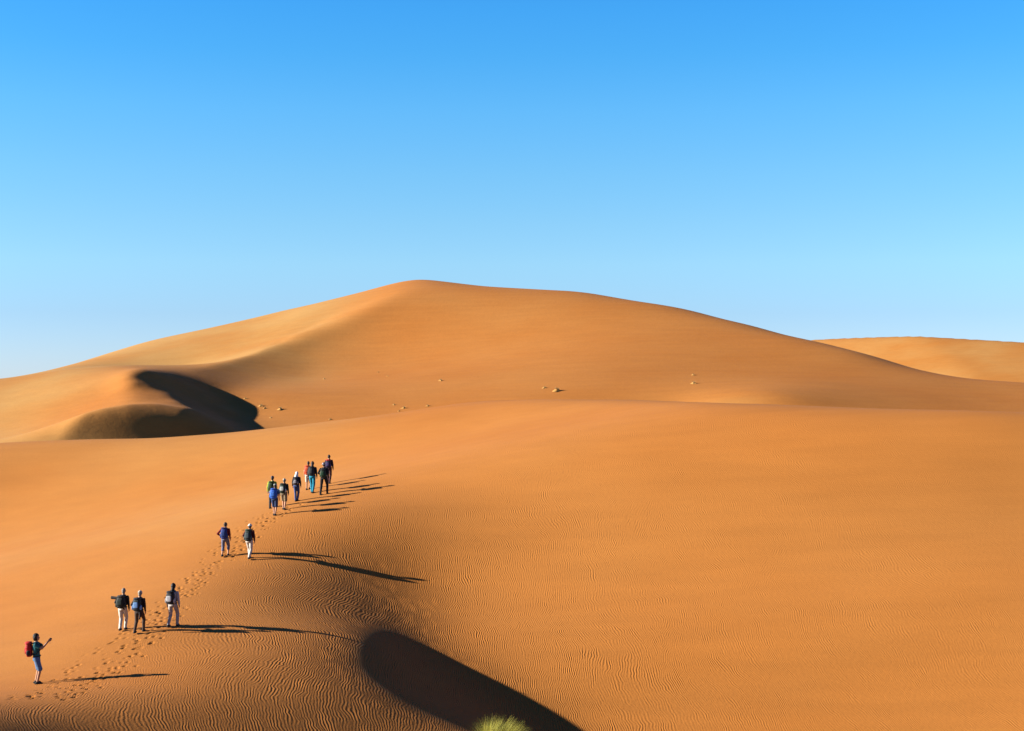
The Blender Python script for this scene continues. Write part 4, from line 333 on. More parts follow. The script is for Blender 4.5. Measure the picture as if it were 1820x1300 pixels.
def sand_material(name, ripples, tint=(1, 1, 1), grain=1.0):
    m = bpy.data.materials.new(name)
    m.use_nodes = True
    nt = m.node_tree
    b = nt.nodes['Principled BSDF']
    L = nt.links.new
    g = N(nt, 'ShaderNodeNewGeometry')
    # colour: iron-red sand with faint paler and redder drifts, and grains
    n1 = N(nt, 'ShaderNodeTexNoise'); n1.inputs['Scale'].default_value = 0.045; n1.inputs['Detail'].default_value = 5
    L(g.outputs['Position'], n1.inputs['Vector'])
    n2 = N(nt, 'ShaderNodeTexNoise'); n2.inputs['Scale'].default_value = 9.0 * (1 if ripples else .35); n2.inputs['Detail'].default_value = 6
    n2.inputs['Roughness'].default_value = 0.75
    L(g.outputs['Position'], n2.inputs['Vector'])
    r1 = N(nt, 'ShaderNodeValToRGB')
    r1.color_ramp.elements[0].position = 0.3; r1.color_ramp.elements[1].position = 0.72
    r1.color_ramp.elements[0].color = (0.303 * tint[0], 0.102 * tint[1], 0.0160 * tint[2], 1)
    r1.color_ramp.elements[1].color = (0.325 * tint[0], 0.124 * tint[1], 0.0255 * tint[2], 1)
    L(n1.outputs[0], r1.inputs[0])
    mx = N(nt, 'ShaderNodeMix', data_type='RGBA', blend_type='MULTIPLY'); mx.inputs[0].default_value = 1.0
    mp = N(nt, 'ShaderNodeMapping'); mp.inputs['Scale'].default_value = (0.10, 0.55, 1.6); mp.inputs['Rotation'].default_value = (0, 0, 0.35)
    L(g.outputs['Position'], mp.inputs['Vector'])
    st = N(nt, 'ShaderNodeTexNoise'); st.inputs['Scale'].default_value = 1.0; st.inputs['Detail'].default_value = 6; st.inputs['Roughness'].default_value = 0.6
    L(mp.outputs[0], st.inputs['Vector'])
    sr = N(nt, 'ShaderNodeMapRange'); sr.inputs[1].default_value = 0.3; sr.inputs[2].default_value = 0.7
    sr.inputs[3].default_value = 0.94; sr.inputs[4].default_value = 1.05
    L(st.outputs[0], sr.inputs[0])
    r2 = N(nt, 'ShaderNodeMapRange'); r2.inputs[1].default_value = 0.25; r2.inputs[2].default_value = 0.75
    r2.inputs[3].default_value = 0.90; r2.inputs[4].default_value = 1.08
    L(n2.outputs[0], r2.inputs[0])
    L(r1.outputs[0], mx.inputs[6]); L(r2.outputs[0], mx.inputs[7])
    pa = N(nt, 'ShaderNodeAttribute', attribute_name='pale')          # paler tint: sunlight on lit flanks put into the colour; also own pale sand
    pn = N(nt, 'ShaderNodeMath', operation='MULTIPLY'); L(pa.outputs['Fac'], pn.inputs[0]); L(n1.outputs[0], pn.inputs[1])
    ms = N(nt, 'ShaderNodeMix', data_type='RGBA', blend_type='MULTIPLY'); ms.inputs[0].default_value = 1.0
    L(mx.outputs[2], ms.inputs[6]); L(sr.outputs[0], ms.inputs[7]); mx = ms
    pm = N(nt, 'ShaderNodeMix', data_type='RGBA', blend_type='MULTIPLY')
    L(pn.outputs[0], pm.inputs[0]); L(mx.outputs[2], pm.inputs[6]); pm.inputs[7].default_value = (0.96, 1.33, 1.95, 1)
    L(pm.outputs[2], b.inputs['Base Color'])
    b.inputs['Roughness'].default_value = 0.9
    b.inputs['Specular IOR Level'].default_value = 0.12
    # relief
    fine = N(nt, 'ShaderNodeTexNoise'); fine.inputs['Scale'].default_value = 6.0 if ripples else 0.9
    fine.inputs['Detail'].default_value = 7; fine.inputs['Roughness'].default_value = 0.7
    L(g.outputs['Position'], fine.inputs['Vector'])
    bp = N(nt, 'ShaderNodeBump'); bp.inputs['Strength'].default_value = 1.0
    bp.inputs['Distance'].default_value = 0.012 * grain if ripples else 0.035 * grain
    L(fine.outputs[0], bp.inputs['Height'])
    last = bp
    if ripples:
        sp = N(nt, 'ShaderNodeSeparateXYZ'); L(g.outputs['Position'], sp.inputs[0])
        # warp: slow swings and small kinks of the crest lines
        def noise(scale, vec, detail=2.0):
            n = N(nt, 'ShaderNodeTexNoise'); n.inputs['Scale'].default_value = scale; n.inputs['Detail'].default_value = detail
            L(vec, n.inputs['Vector']); return n
        def math_(op, a, b_=None, c=None):
            n = N(nt, 'ShaderNodeMath', operation=op)
            for i, v in enumerate((a, b_, c)):
                if v is None: continue
                if isinstance(v, (int, float)): n.inputs[i].default_value = v
                else: L(v, n.inputs[i])
            return n.outputs[0]
        w1 = noise(0.11, g.outputs['Position'], 1.0)
        w2 = noise(1.1, g.outputs['Position'], 2.0)
        dx = math_('ADD', math_('MULTIPLY', w1.outputs[0], 4.0), math_('MULTIPLY', w2.outputs[0], 0.33))
        u = math_('ADD', math_('ADD', sp.outputs['X'], math_('MULTIPLY', sp.outputs['Y'], 0.16)), dx)
        v = math_('MULTIPLY', sp.outputs['Y'], 0.36)
        cb = N(nt, 'ShaderNodeCombineXYZ'); L(u, cb.inputs[0]); L(v, cb.inputs[1])
        gb = N(nt, 'ShaderNodeTexGabor', gabor_type='2D')
        gb.inputs['Scale'].default_value = 3.3
        gb.inputs['Frequency'].default_value = 3.1
        gb.inputs['Anisotropy'].default_value = 0.97
        gb.inputs['Orientation 2D'].default_value = 0.0
        L(cb.outputs[0], gb.inputs['Vector'])
        at = N(nt, 'ShaderNodeAttribute', attribute_name='ripple')
        patch = noise(0.35, g.outputs['Position'], 2.0)
        pr = N(nt, 'ShaderNodeMapRange'); pr.inputs[1].default_value = 0.3; pr.inputs[2].default_value = 0.7
        pr.inputs[3].default_value = 0.7; pr.inputs[4].default_value = 1.15
        L(patch.outputs[0], pr.inputs[0])
        h = math_('MULTIPLY', math_('MULTIPLY', math_('SUBTRACT', gb.outputs['Value'], 0.5), at.outputs['Fac']), pr.outputs[0])
        bp2 = N(nt, 'ShaderNodeBump'); bp2.inputs['Strength'].default_value = 1.0
        bp2.inputs['Distance'].default_value = 0.0185
        L(h, bp2.inputs['Height'])
        L(bp.outputs[0], bp2.inputs['Normal'])
        last = bp2
    L(last.outputs[0], b.inputs['Normal'])
    return m

def grid_mesh(name, X, Y, Z, attrs=None):
    ny, nx = Z.shape
    me = bpy.data.meshes.new(name)
    co = np.empty((ny * nx, 3), np.float32)
    co[:, 0] = X.ravel(); co[:, 1] = Y.ravel(); co[:, 2] = Z.ravel()
    idx = np.arange(ny * nx, dtype=np.int32).reshape(ny, nx)
    q = np.stack([idx[:-1, :-1], idx[:-1, 1:], idx[1:, 1:], idx[1:, :-1]], -1).reshape(-1, 4)
    me.vertices.add(ny * nx); me.vertices.foreach_set('co', co.ravel())
    me.loops.add(q.size); me.loops.foreach_set('vertex_index', q.ravel())
    me.polygons.add(len(q))
    me.polygons.foreach_set('loop_start', np.arange(0, q.size, 4, dtype=np.int32))
    me.polygons.foreach_set('loop_total', np.full(len(q), 4, np.int32))
    me.update(calc_edges=True)
    me.polygons.foreach_set('use_smooth', np.ones(len(q), bool))
    for k, v in (attrs or {}).items():
        a = me.attributes.new(k, 'FLOAT', 'POINT')
        a.data.foreach_set('value', v.astype(np.float32).ravel())
    return me

def steps(*segs):
    o = [segs[0][0]]
    for a, b, h in segs:
        n = max(1, int(round((b - a) / h)))
        o += list(np.linspace(a, b, n + 1)[1:])
    return np.array(o)

# ------------------------------------------------------------------ near dune with the hikers' trail
xs = steps((-260, -60, 4), (-60, -20.5, .4), (-20.5, -19.5, .12), (-19.5, -10.3, .055), (-10.3, -9.5, .12), (-9.5, 62, .35), (62, 300, 4))
ys = steps((-60, 30, 2.5), (30, 44, .35), (44, 46, .14), (46, 82, .07), (82, 84, .14), (84, 151, .3))
Z = zgrid(xs, ys)
# footprints
TR = [hit(*p) for p in ((-40, 1262), (20, 1243), (75, 1243), (125, 1218), (165, 1195), (190, 1168), (228, 1142), (262, 1118), (295, 1085),
                        (335, 1045), (365, 1012), (395, 983), (425, 958), (450, 935), (478, 916), (500, 905), (520, 894))]
seg = [Vector(p[:2]) for p in TR]
def along(s):
    for a, b in zip(seg[:-1], seg[1:]):
        l = (b - a).length
        if s <= l or b is seg[-1]:
            t = s / l
            return a.lerp(b, t), (b - a).normalized()
        s -= l
total = sum((b - a).length for a, b in zip(seg[:-1], seg[1:]))
prints = []
for w in range(13):
    off = rng.uniform(-1.3, 1.3); ph = rng.uniform(0, 6); s = rng.uniform(0, .6); k = 0
    a_ = rng.uniform(.1, .45)
    while s < total:
        p, d = along(s)
        side = Vector((d.y, -d.x))
        q = p + side * (off * (0.75 + .25 * math.sin(s * .2)) + a_ * math.sin(s * .35 + ph) + (0.11 if k % 2 else -0.11) + rng.normal(0, .04))
        if rng.random() < 0.6:
            prints.append((q.x, q.y, math.atan2(d.x, d.y) + rng.normal(0, .12) , rng.uniform(.22, .78)))
        s += rng.uniform(.58, .74); k += 1
i0, i1 = np.searchsorted(xs, -19.5), np.searchsorted(xs, -10.3)
j0, j1 = np.searchsorted(ys, 44.5), np.searchsorted(ys, 83)
for (fx, fy, fa, fd) in prints:
    a = max(np.searchsorted(xs, fx - .35), i0); b = min(np.searchsorted(xs, fx + .35), i1)
    c = max(np.searchsorted(ys, fy - .4), j0); d = min(np.searchsorted(ys, fy + .4), j1)
    if b <= a or d <= c: continue
    X, Y = np.meshgrid(xs[a:b] - fx, ys[c:d] - fy)
    ll = X * math.sin(fa) + Y * math.cos(fa); ww = X * math.cos(fa) - Y * math.sin(fa)
    r = np.sqrt((ll / .14)**2 + (ww / .075)**2)
    Z[c:d, a:b] += fd * (-.050 * np.exp(-(r / .95)**4) + .014 * np.exp(-((r - 1.45) / .4)**2))
X, Y = np.meshgrid(xs, ys)
# ripple strength by place: wind-swept flanks are smooth, lee side and hollow are rippled
path_y = np.array([p[1] for p in TR]); path_x = np.array([p[0] for p in TR])
px_ = np.interp(Y, path_y, path_x)
right = sstep(-0.6, 4.0, X - px_)
rip = 0.10 + 0.90 * right
rip *= 1 - 0.94 * sstep(72, 104, Y + np.clip(-X * .5, 0, 14))
hol = np.exp(-(((X + 4) / 7)**2 + ((Y - 60) / 13)**2))
rip *= (0.7 + 1.0 * hol)
rip *= 1 - 0.28 * sstep(2, 20, X)
low = sstep(50.5, 47.5, Y - (X + 14) * .1) * sstep(-30, -22, X)
rip = np.maximum(rip, low * .68)
lf = np.exp(-(((X + 46) / 9)**2 + ((Y - 112) / 9)**2)); rip = np.maximum(rip, .4 * lf)
me = grid_mesh('near_dune', X, Y, Z, {'ripple': rip, 'pale': 0.5 * sstep(4, -7, X - px_ + np.clip((72 - Y) * .12, -3, 3))})  # pale tint paints stronger sunlight onto the sand left of the trail
MAT_NEAR = sand_material('rippled_sand', True)
near = link('near_dune', me, None, MAT_NEAR)
tag(near, 'broad rippled orange dune the hikers walk on, with a shaded hollow', kind='structure')

# ------------------------------------------------------------------ big dune, distant dune and plain
xs2 = steps((-260, -95, 2.5), (-95, -62, .7), (-62, -26, .3), (-26, 0, .5), (0, 110, 1.1), (110, 300, 4))
ys2 = steps((150, 205, .35), (205, 300, .6), (300, 345, 1.0), (345, 560, 4))
X, Y = np.meshgrid(xs2, ys2)
patch_ = np.exp(-(((X - 27) / 6)**2 + ((Y - 184) / 3)**2))
me = grid_mesh('big_dune', X, Y, zgrid(xs2, ys2), {'pale': np.maximum(1.9 * sstep(-22, -48, X) * (1 - .95 * np.exp(-(((X + 43) / 18)**2 + ((Y - 194) / 36)**2)**2)), 0.9 * patch_)})  # sunlit flank painted paler, shaded slopes left out; the small patch is cream sand
MAT_FAR = sand_material('smooth_sand', False)
tag(link('big_dune', me, None, MAT_FAR), 'tall star dune with bright windward flank and dark slip face', kind='structure')

xs3 = np.linspace(40, 700, 180); ys3 = np.linspace(330, 900, 150)
X, Y = np.meshgrid(xs3, ys3)
cr = 600 - .55 * (X - 150) + 14 * np.sin(X / 47.)              # crest line
top = 12.2 - ((X - 168) / 92.)**2 * 2.9
top = np.where(X > 168, 12.2 - (X - 168) * .085, 12.2 - ((X - 168) / 60.)**2 * 2.5)
dd = Y - cr
ft = top - np.where(dd < 0, np.sqrt((dd * .24)**2 + 1.5) - 1.2, np.sqrt((dd * .33)**2 + 1.5) - 1.2)
Z = np.maximum(ft, PLAIN - .6)
ed = np.maximum(sstep(95, 45, X), sstep(560, 700, X)); Z = Z * (1 - ed) + (PLAIN - .6) * ed
me = grid_mesh('distant_dune', X, Y, Z, {'pale': np.full(X.shape, .9)})
tag(link('distant_dune', me, None, MAT_FAR), 'low distant dune behind the right slope', kind='structure')

gx = np.concatenate([-np.geomspace(9000, 60, 60), np.linspace(-50, 50, 8), np.geomspace(60, 9000, 60)])
X, Y = np.meshgrid(gx, gx)
Z = PLAIN + 1.1 * np.sin(X / 61.) * np.sin(Y / 83. + 1) * np.clip((np.hypot(X, Y) - 400) / 300, 0, 1) * 2 - (X**2 + Y**2) / 860000.0
me = grid_mesh('desert_plain', X, Y, Z)
tag(link('desert_plain', me, None, MAT_FAR), 'flat sand plain running to the horizon', kind='structure')

# ------------------------------------------------------------------ solid shapes that are fused into one skin
class Blob:
    def __init__(s):
        s.v, s.f = [], []
    def ring_tube(s, rings):
        """rings: (centre, axis u, axis v, ru, rv)"""
        n = 14; o = len(s.v)
        for c, u, v, ru, rv in rings:
            for k in range(n):
                a = 2 * math.pi * k / n
                s.v.append(Vector(c) + u * (ru * math.cos(a)) + v * (rv * math.sin(a)))
        for r in range(len(rings) - 1):
            for k in range(n):
                a, b = o + r * n + k, o + r * n + (k + 1) % n
                s.f.append((a, b, b + n, a + n))
        s.f.append(tuple(o + k for k in range(n))[::-1])
        s.f.append(tuple(o + (len(rings) - 1) * n + k for k in range(n)))
    def ell(s, c, r, rot=None):
        bm = bmesh.new(); bmesh.ops.create_icosphere(bm, subdivisions=2, radius=1.0)
        o = len(s.v)
        for v in bm.verts:
            p = Vector((v.co.x * r[0], v.co.y * r[1], v.co.z * r[2]))
            if rot: p = rot @ p
            s.v.append(Vector(c) + p)
        for f in bm.faces: s.f.append(tuple(o + v.index for v in f.verts))
        bm.free()
    def limb(s, pts, rad):
        pts = [Vector(p) for p in pts]
        for (a, b, ra, rb) in zip(pts[:-1], pts[1:], rad[:-1], rad[1:]):
            d = (b - a)
            if d.length < 1e-5: continue
            d.normalize()
            u = d.orthogonal().normalized(); v = d.cross(u)
            s.ring_tube([(a, u, v, ra, ra), (b, u, v, rb, rb)])
        for p, r in zip(pts, rad): s.ell(p, (r, r, r))
    def box(s, c, r, rot=None, e=3.2):
        """soft-cornered box (superellipsoid)"""
        bm = bmesh.new(); bmesh.ops.create_icosphere(bm, subdivisions=3, radius=1.0)
        o = len(s.v)
        for v in bm.verts:
            q = v.co; k = (abs(q.x)**e + abs(q.y)**e + abs(q.z)**e) ** (1 / e)
            p = Vector((q.x / k * r[0], q.y / k * r[1], q.z / k * r[2]))
            if rot: p = rot @ p
            s.v.append(Vector(c) + p)
        for f in bm.faces: s.f.append(tuple(o + v.index for v in f.verts))
        bm.free()
    def mesh(s, name, voxel=None, smooth=2, fold=0.0, seed=0):
        me = bpy.data.meshes.new(name)
        me.from_pydata([tuple(v) for v in s.v], [], s.f)
        if voxel:
            o = bpy.data.objects.new('tmp', me); col.objects.link(o)
            m = o.modifiers.new('r', 'REMESH'); m.mode = 'VOXEL'; m.voxel_size = voxel; m.use_smooth_shade = True
            if smooth:
                m2 = o.modifiers.new('s', 'SMOOTH'); m2.iterations = smooth; m2.factor = 0.5
            dg = bpy.context.evaluated_depsgraph_get()
            res = bpy.data.meshes.new_from_object(o.evaluated_get(dg))
            bpy.data.objects.remove(o); bpy.data.meshes.remove(me)
            me = res; me.name = name
        if fold:
            n = len(me.vertices); co = np.empty(n * 3); no = np.empty(n * 3)
            me.vertices.foreach_get('co', co); me.vertex_normals.foreach_get('vector', no)
            co = co.reshape(-1, 3); no = no.reshape(-1, 3); r = np.random.default_rng(seed)
            d = np.zeros(n)
            for _ in range(7):
                k = r.normal(0, 1, 3) * np.array([14, 14, 30]); d += np.sin(co @ k + r.uniform(0, 6)) / 7
            co += no * (d * fold)[:, None]
            me.vertices.foreach_set('co', co.ravel()); me.update()
        me.polygons.foreach_set('use_smooth', np.ones(len(me.polygons), bool))
        return me

_mats = {}
def cloth(c, rough=0.85, vary=0.35, scale=22.0):
    key = (tuple(c), rough, vary, scale)
    if key in _mats: return _mats[key]
    m = bpy.data.materials.new('cloth'); m.use_nodes = True
    nt = m.node_tree; b = nt.nodes['Principled BSDF']
    tc = N(nt, 'ShaderNodeTexCoord'); n = N(nt, 'ShaderNodeTexNoise')
    n.inputs['Scale'].default_value = scale; n.inputs['Detail'].default_value = 4
    nt.links.new(tc.outputs['Object'], n.inputs['Vector'])
    r = N(nt, 'ShaderNodeValToRGB')
    r.color_ramp.elements[0].position = .3; r.color_ramp.elements[1].position = .7
    r.color_ramp.elements[0].color = tuple(x * (1 - vary) for x in c) + (1,)
    r.color_ramp.elements[1].color = tuple(min(1, x * (1 + vary * .6)) for x in c) + (1,)
    nt.links.new(n.outputs[0], r.inputs[0]); nt.links.new(r.outputs[0], b.inputs['Base Color'])
    b.inputs['Roughness'].default_value = rough
    b.inputs['Specular IOR Level'].default_value = 0.2
    bp = N(nt, 'ShaderNodeBump'); bp.inputs['Distance'].default_value = .01; bp.inputs['Strength'].default_value = .6
    nt.links.new(n.outputs[0], bp.inputs['Height']); nt.links.new(bp.outputs[0], b.inputs['Normal'])
    _mats[key] = m
    return m

SKIN = cloth((.34, .17, .10), .6, .12, 9)
EYE = cloth((.02, .015, .012), .3, .1)
BLACK = (.010, .010, .011)

def ik(h, a, l1, l2, fwd):
    d = a - h; L = min(d.length, l1 + l2 - 1e-3)
    dn = d.normalized(); x = (l1 * l1 - l2 * l2 + L * L) / (2 * L); hgt = math.sqrt(max(0, l1 * l1 - x * x))
    f = (fwd - dn * fwd.dot(dn)).normalized()
    return h + dn * x + f * hgt

def hand(b, wrist, d, side, curl):
    """palm, four fingers of unequal length with two bends, thumb off the side of the palm"""
    d = d.normalized(); out = Vector((side, 0, 0)); out = (out - d * out.dot(d)).normalized()
    across = d.cross(out).normalized()
    if across.y < 0: across = -across                      # thumb side looks forward
    inn = -out
    pc = wrist + d * .045
    b.limb([wrist, wrist + d * .03], [.026, .03])
    b.limb([pc + across * .022, pc + d * .03 + across * .026], [.019, .017])
    b.limb([pc - across * .022, pc + d * .03 - across * .022], [.019, .016])
    for k, (o, l) in enumerate(((.030, .072), (.011, .080), (-.009, .074), (-.028, .058))):
        p = pc + d * .035 + across * o; dd = d.copy(); pts = [p]
        for j in range(3):
            dd = (dd * math.cos(curl) + inn * math.sin(curl)).normalized()
            p = p + dd * (l * (.45, .32, .23)[j]); pts.append(p)
        b.limb(pts, [.0095, .009, .008, .0072])
    t0 = pc + across * .028 - d * .01
    t1 = t0 + (across * .7 + d * .6 + inn * .3).normalized() * .034
    b.limb([t0, t1, t1 + (d * .8 + inn * .5).normalized() * .028], [.013, .011, .009])

ARMS = {'down': ((.235, -.02, 1.15), (.245, .05, .91)), 'fwd': ((.25, .07, 1.16), (.215, .25, 1.0)), 'back': ((.26, -.11, 1.16), (.27, -.13, .91)),
        'strap': ((.30, .02, 1.20), (.15, .20, 1.34)), 'hip': ((.37, -.08, 1.18), (.235, .09, 1.04)), 'camera': ((.20, .22, 1.27), (.075, .43, 1.50)),
        'bent': ((.29, -.06, 1.17), (.22, .16, 1.08))}

def person(spec):
    px, py, hpx, yaw = spec['at']
    X, D, Zg = hit(px, py)
    s = hpx * D / F / 1.75
    rz = math.radians(yaw)
    root = empty('person', (X, D, Zg), rz, s)
    tag(root, spec['label'], 'person', spec.get('group'))
    R = Matrix.Rotation(rz, 3, 'Z')
    lean = spec.get('lean', .12)
    def T(p):
        x, y, z = p; h = max(0, z - .95)
        return Vector((x, y + h * math.sin(lean), z - h * (1 - math.cos(lean))))
    st = spec.get('stride', .32); lead = spec.get('lead', 1); spread = spec.get('spread', .09)
    fwd = Vector((0, 1, 0))
    legs = []
    pel = Vector((0, 0, .95 - st * .10))
    for side in (-1, 1):
        y = st * .5 * (1 if side == lead else -1)
        f = Vector((side * spread, y, 0)); w = R @ (f * s)
        f.z = (zat(X + w.x, D + w.y) - Zg) / s - .008
        lift = .05 if (side != lead and st > .25) else 0.0
        ank = f + Vector((0, 0, .085 + lift))
        hip = pel + Vector((side * .09, 0, -.02))
        if (ank - hip).length > .86: ank = hip + (ank - hip).normalized() * .86 if False else ank
        legs.append((side, hip, ank, f, lift))
    # lower the pelvis until both feet reach
    need = max(0, max((a - h).length for _, h, a, _, _ in legs) - .855)
    drop = Vector((0, 0, -need * 1.02))
    legs = [(sd_, h + drop, a, f, lf) for sd_, h, a, f, lf in legs]
    dz = pel.z + drop.z - .95
    def TT(p):
        q = T(p); q.z += dz; return q
    knees = {sd_: ik(h, a, .44, .425, fwd + Vector((sd_ * .12, 0, 0))) for sd_, h, a, f, lf in legs}
    # body
    b = Blob(); axu, axv = Vector((1, 0, 0)), Vector((0, 1, 0))
    torso = [(.88, .145, .10), (1.0, .145, .10), (1.1, .13, .095), (1.22, .145, .105), (1.35, .17, .11), (1.43, .14, .085), (1.485, .062, .06), (1.56, .052, .055)]
    b.ring_tube([(TT((0, 0, z)), axu, axv, rx, ry) for z, rx, ry in torso])
    turn = spec.get('turn', 0.0)
    HR = Matrix.Rotation(math.radians(turn), 3, 'Z') @ Matrix.Rotation(-spec.get('nod', .1), 3, 'X')
    hc = TT((0, .02, 1.63))
    def H(p): return hc + HR @ Vector(p)
    b.ell(hc, (.076, .095, .112), HR); b.ell(H((0, .03, -.055)), (.055, .06, .062), HR)
    b.ell(H((0, .098, -.018)), (.013, .02, .024), HR)
    b.ell(H((0, .088, -.062)), (.026, .012, .012), HR)
    for e in (-1, 1): b.ell(H((e * .078, .0, -.01)), (.012, .022, .032), HR)
    hands = {}
    sleeves = []
    for side, mode in ((-1, spec['arms'][0]), (1, spec['arms'][1])):
        e, w = ARMS[mode]
        sh = TT((side * .180, 0, 1.395)); el = TT((side * e[0], e[1], e[2])); wr = TT((side * w[0], w[1], w[2]))
        b.limb([sh, el, wr], [.052, .040, .027])
        hand(b, wr, (wr - el), side, .75 if mode in ('camera', 'strap') else .35)
        hands[side] = (wr, (wr - el).normalized())
        sleeves.append((side, sh, el, wr))
    for sd_, h, a, f, lf in legs:
        b.limb([h, knees[sd_], a], [.085, .054, .040])
        b.limb([a, a + Vector((0, .03, -.05)), a + Vector((0, .15, -.06))], [.038, .035, .028])
    me = b.mesh('body', .0085, 1)
    me.materials.append(SKIN); me.materials.append(EYE)
    eyes = [H((e * .031, .088, .006)) for e in (-1, 1)]
    cen = np.empty(len(me.polygons) * 3); me.polygons.foreach_get('center', cen); cen = cen.reshape(-1, 3)
    mi = np.zeros(len(me.polygons), np.int32)
    for e in eyes: mi[np.linalg.norm(cen - np.array(e), axis=1) < .0125] = 1
    me.polygons.foreach_set('material_index', mi)
    link('body', me, root)
    # top
    b = Blob()
    low = spec.get('hem', .90)
    tt = [(low, .175, .125), (1.0, .165, .12), (1.1, .155, .115), (1.22, .168, .122), (1.35, .192, .127), (1.43, .132, .098), (1.485, .072, .072)]
    b.ring_tube([(TT((0, 0, z)), axu, axv, rx, ry) for z, rx, ry in tt])
    for side, sh, el, wr in sleeves:
        if spec['sleeve'] == 'long': b.limb([sh, el, wr - (wr - el) * .08], [.060, .054, .042])
        else: b.limb([sh, sh.lerp(el, .62)], [.063, .062])
    if spec.get('hood'): b.ell(TT((0, -.07, 1.47)), (.10, .06, .06))
    link(spec['topname'], b.mesh(spec['topname'], .014, 2, .009, int(px * 2)), root, cloth(spec['top']))
    # bottoms
    b = Blob()
    bt = [(1.02, .150, .112), (.95, .165, .122), (.86, .165, .125)]
    b.ring_tube([(TT((0, 0, z)), axu, axv, rx, ry) for z, rx, ry in bt])
    for sd_, h, a, f, lf in legs:
        k = knees[sd_]
        if spec['legs'] == 'long': b.limb([h, k, a + (k - a) * .03], [.098, .073, .058])
        elif spec['legs'] == 'threequarter': b.limb([h, k, k.lerp(a, .42)], [.105, .078, .068])
        else: b.limb([h, h.lerp(k, .93)], [.108, .092])
    nm = 'shorts' if spec['legs'] == 'short' else 'trousers'
    link(nm, b.mesh(nm, .014, 2, .008, int(py * 2)), root, cloth(spec['bottom']))
    for sd_, h, a, f, lf in legs:
        b = Blob()
        b.limb([a, a + Vector((0, -.015, -.035))], [.048, .05])
        b.box(f + Vector((0, .045, .032 + lf)), (.049, .145, .034))
        b.box(f + Vector((0, .075, .06 + lf)), (.042, .09, .03), e=2.4)
        link('shoe', b.mesh('shoe', .012, 1), root, cloth(spec.get('shoe', (.02, .018, .017))))
    # head
    kind, hcol = spec['head']
    hair = spec.get('hair')
    if hair:
        b = Blob(); r = spec.get('hairsize', 1.0)
        b.ell(H((0, -.014, .018)), (.088 * r, .102 * r, .112 * r), HR)
        b.ell(H((0, -.05, -.05)), (.070 * r, .06 * r, .07 * r), HR)
        if spec.get('longhair'): b.limb([H((0, -.05, -.03)), H((0, -.075, -.13)), H((0, -.085, -.21))], [.07, .075, .05])
        me = b.mesh('hair', .009, 1, .010 * r, 5)
        # keep the face free
        bm = bmesh.new(); bm.from_mesh(me)
        Hi = HR.inverted()
        kill = [v for v in bm.verts if (lambda q: q.y > .035 and q.z < .06)(Hi @ (v.co - hc))]
        bmesh.ops.delete(bm, geom=kill, context='VERTS'); bm.to_mesh(me); bm.free()
        link('hair', me, root, cloth(hair, .6, .4, 60))
    if kind != 'none':
        b = Blob()
        if kind == 'scarf':
            b.ell(H((0, -.006, .022)), (.100, .112, .118), HR); b.ell(H((0, -.05, -.05)), (.095, .08, .10), HR)
            b.limb([H((0, -.06, -.06)), H((-.03, -.09, -.17))], [.095, .085]); b.limb([H((0, -.02, -.12)), H((.06, -.05, -.16))], [.08, .06])
        elif kind == 'cap':
            b.ell(H((0, -.004, .034)), (.089, .105, .09), HR); b.box(H((0, .125, .03)), (.06, .055, .010), HR)
        elif kind == 'brim':
            b.ell(H((0, -.004, .036)), (.090, .106, .092), HR); b.ell(H((0, .0, .02)), (.135, .15, .016), HR)
        me = b.mesh('hat', .010, 1, .006 if kind == 'scarf' else 0, 3)
        bm = bmesh.new(); bm.from_mesh(me); Hi = HR.inverted()
        if kind == 'scarf': kill = [v for v in bm.verts if (lambda q: q.y > .07 and q.z < .05)(Hi @ (v.co - hc))]
        else: kill = [v for v in bm.verts if (Hi @ (v.co - hc)).z < .004]
        bmesh.ops.delete(bm, geom=kill, context='VERTS'); bm.to_mesh(me); bm.free()
        link('headscarf' if kind == 'scarf' else 'hat', me, root, cloth(hcol, .85, .12))
    # backpack: a thing of its own, worn on the back
    pk = spec.get('pack')
    if pk:
        pr = empty('backpack', root.location, rz, s)
        tag(pr, pk['label'], 'backpack', 'backpacks carried by the hikers')
        w, h, d = pk.get('size', (.165, .26, .12))
        rot = Matrix.Rotation(-lean, 3, 'X')
        c = TT((0, -.13 - d, pk.get('z', 1.22)))
        def P(p): return c + rot @ Vector(p)
        b = Blob(); b.box(c, (w, d, h), rot, 2.8)
        b.box(P((0, .01, -h * .62)), (w * .95, d * .9, h * .42), rot, 3)
        link('pack_bag', b.mesh('pack_bag', .013, 2, .010, 9), pr, cloth(pk['col'], .7))
        b = Blob(); b.box(P((0, -.01, h * .90)), (w * .92, d * 1.02, h * .2), rot, 2.6)
        link('lid', b.mesh('lid', .012, 2, .006, 4), pr, cloth(pk.get('lid', pk['col']), .7))
        b = Blob(); b.box(P((-w * .1, -d * .93, -h * .12)), (w * .62, d * .24, h * .46), rot, 5)
        link('front_pocket', b.mesh('front_pocket', .012, 2, .005, 2), pr, cloth(pk.get('pocket', pk['col']), .7))
        for side in (-1, 1):
            b = Blob(); b.box(P((side * w * 1.0, 0, -h * .45)), (w * .22, d * .6, h * .4), rot, 2.5)
            link('side_pocket', b.mesh('side_pocket', .012, 1), pr, cloth(pk.get('side', pk.get('pocket', pk['col'])), .7))
            pts = [P((side * .085, d * .8, h * .75)), TT((side * .10, -.02, 1.468)), TT((side * .11, .13, 1.36)), TT((side * .12, .145, 1.2)), TT((side * .165, .02, 1.08)), P((side * .12, d * .8, -h * .75))]
            b = Blob(); b.limb(pts, [.018] * 6)
            link('shoulder_strap', b.mesh('shoulder_strap', .009, 1), pr, cloth(pk.get('strap', BLACK), .7))
        b = Blob()
        ring = [TT((.178 * math.cos(a), .138 * math.sin(a), .99)) for a in np.linspace(-.6, math.pi + .6, 12)]
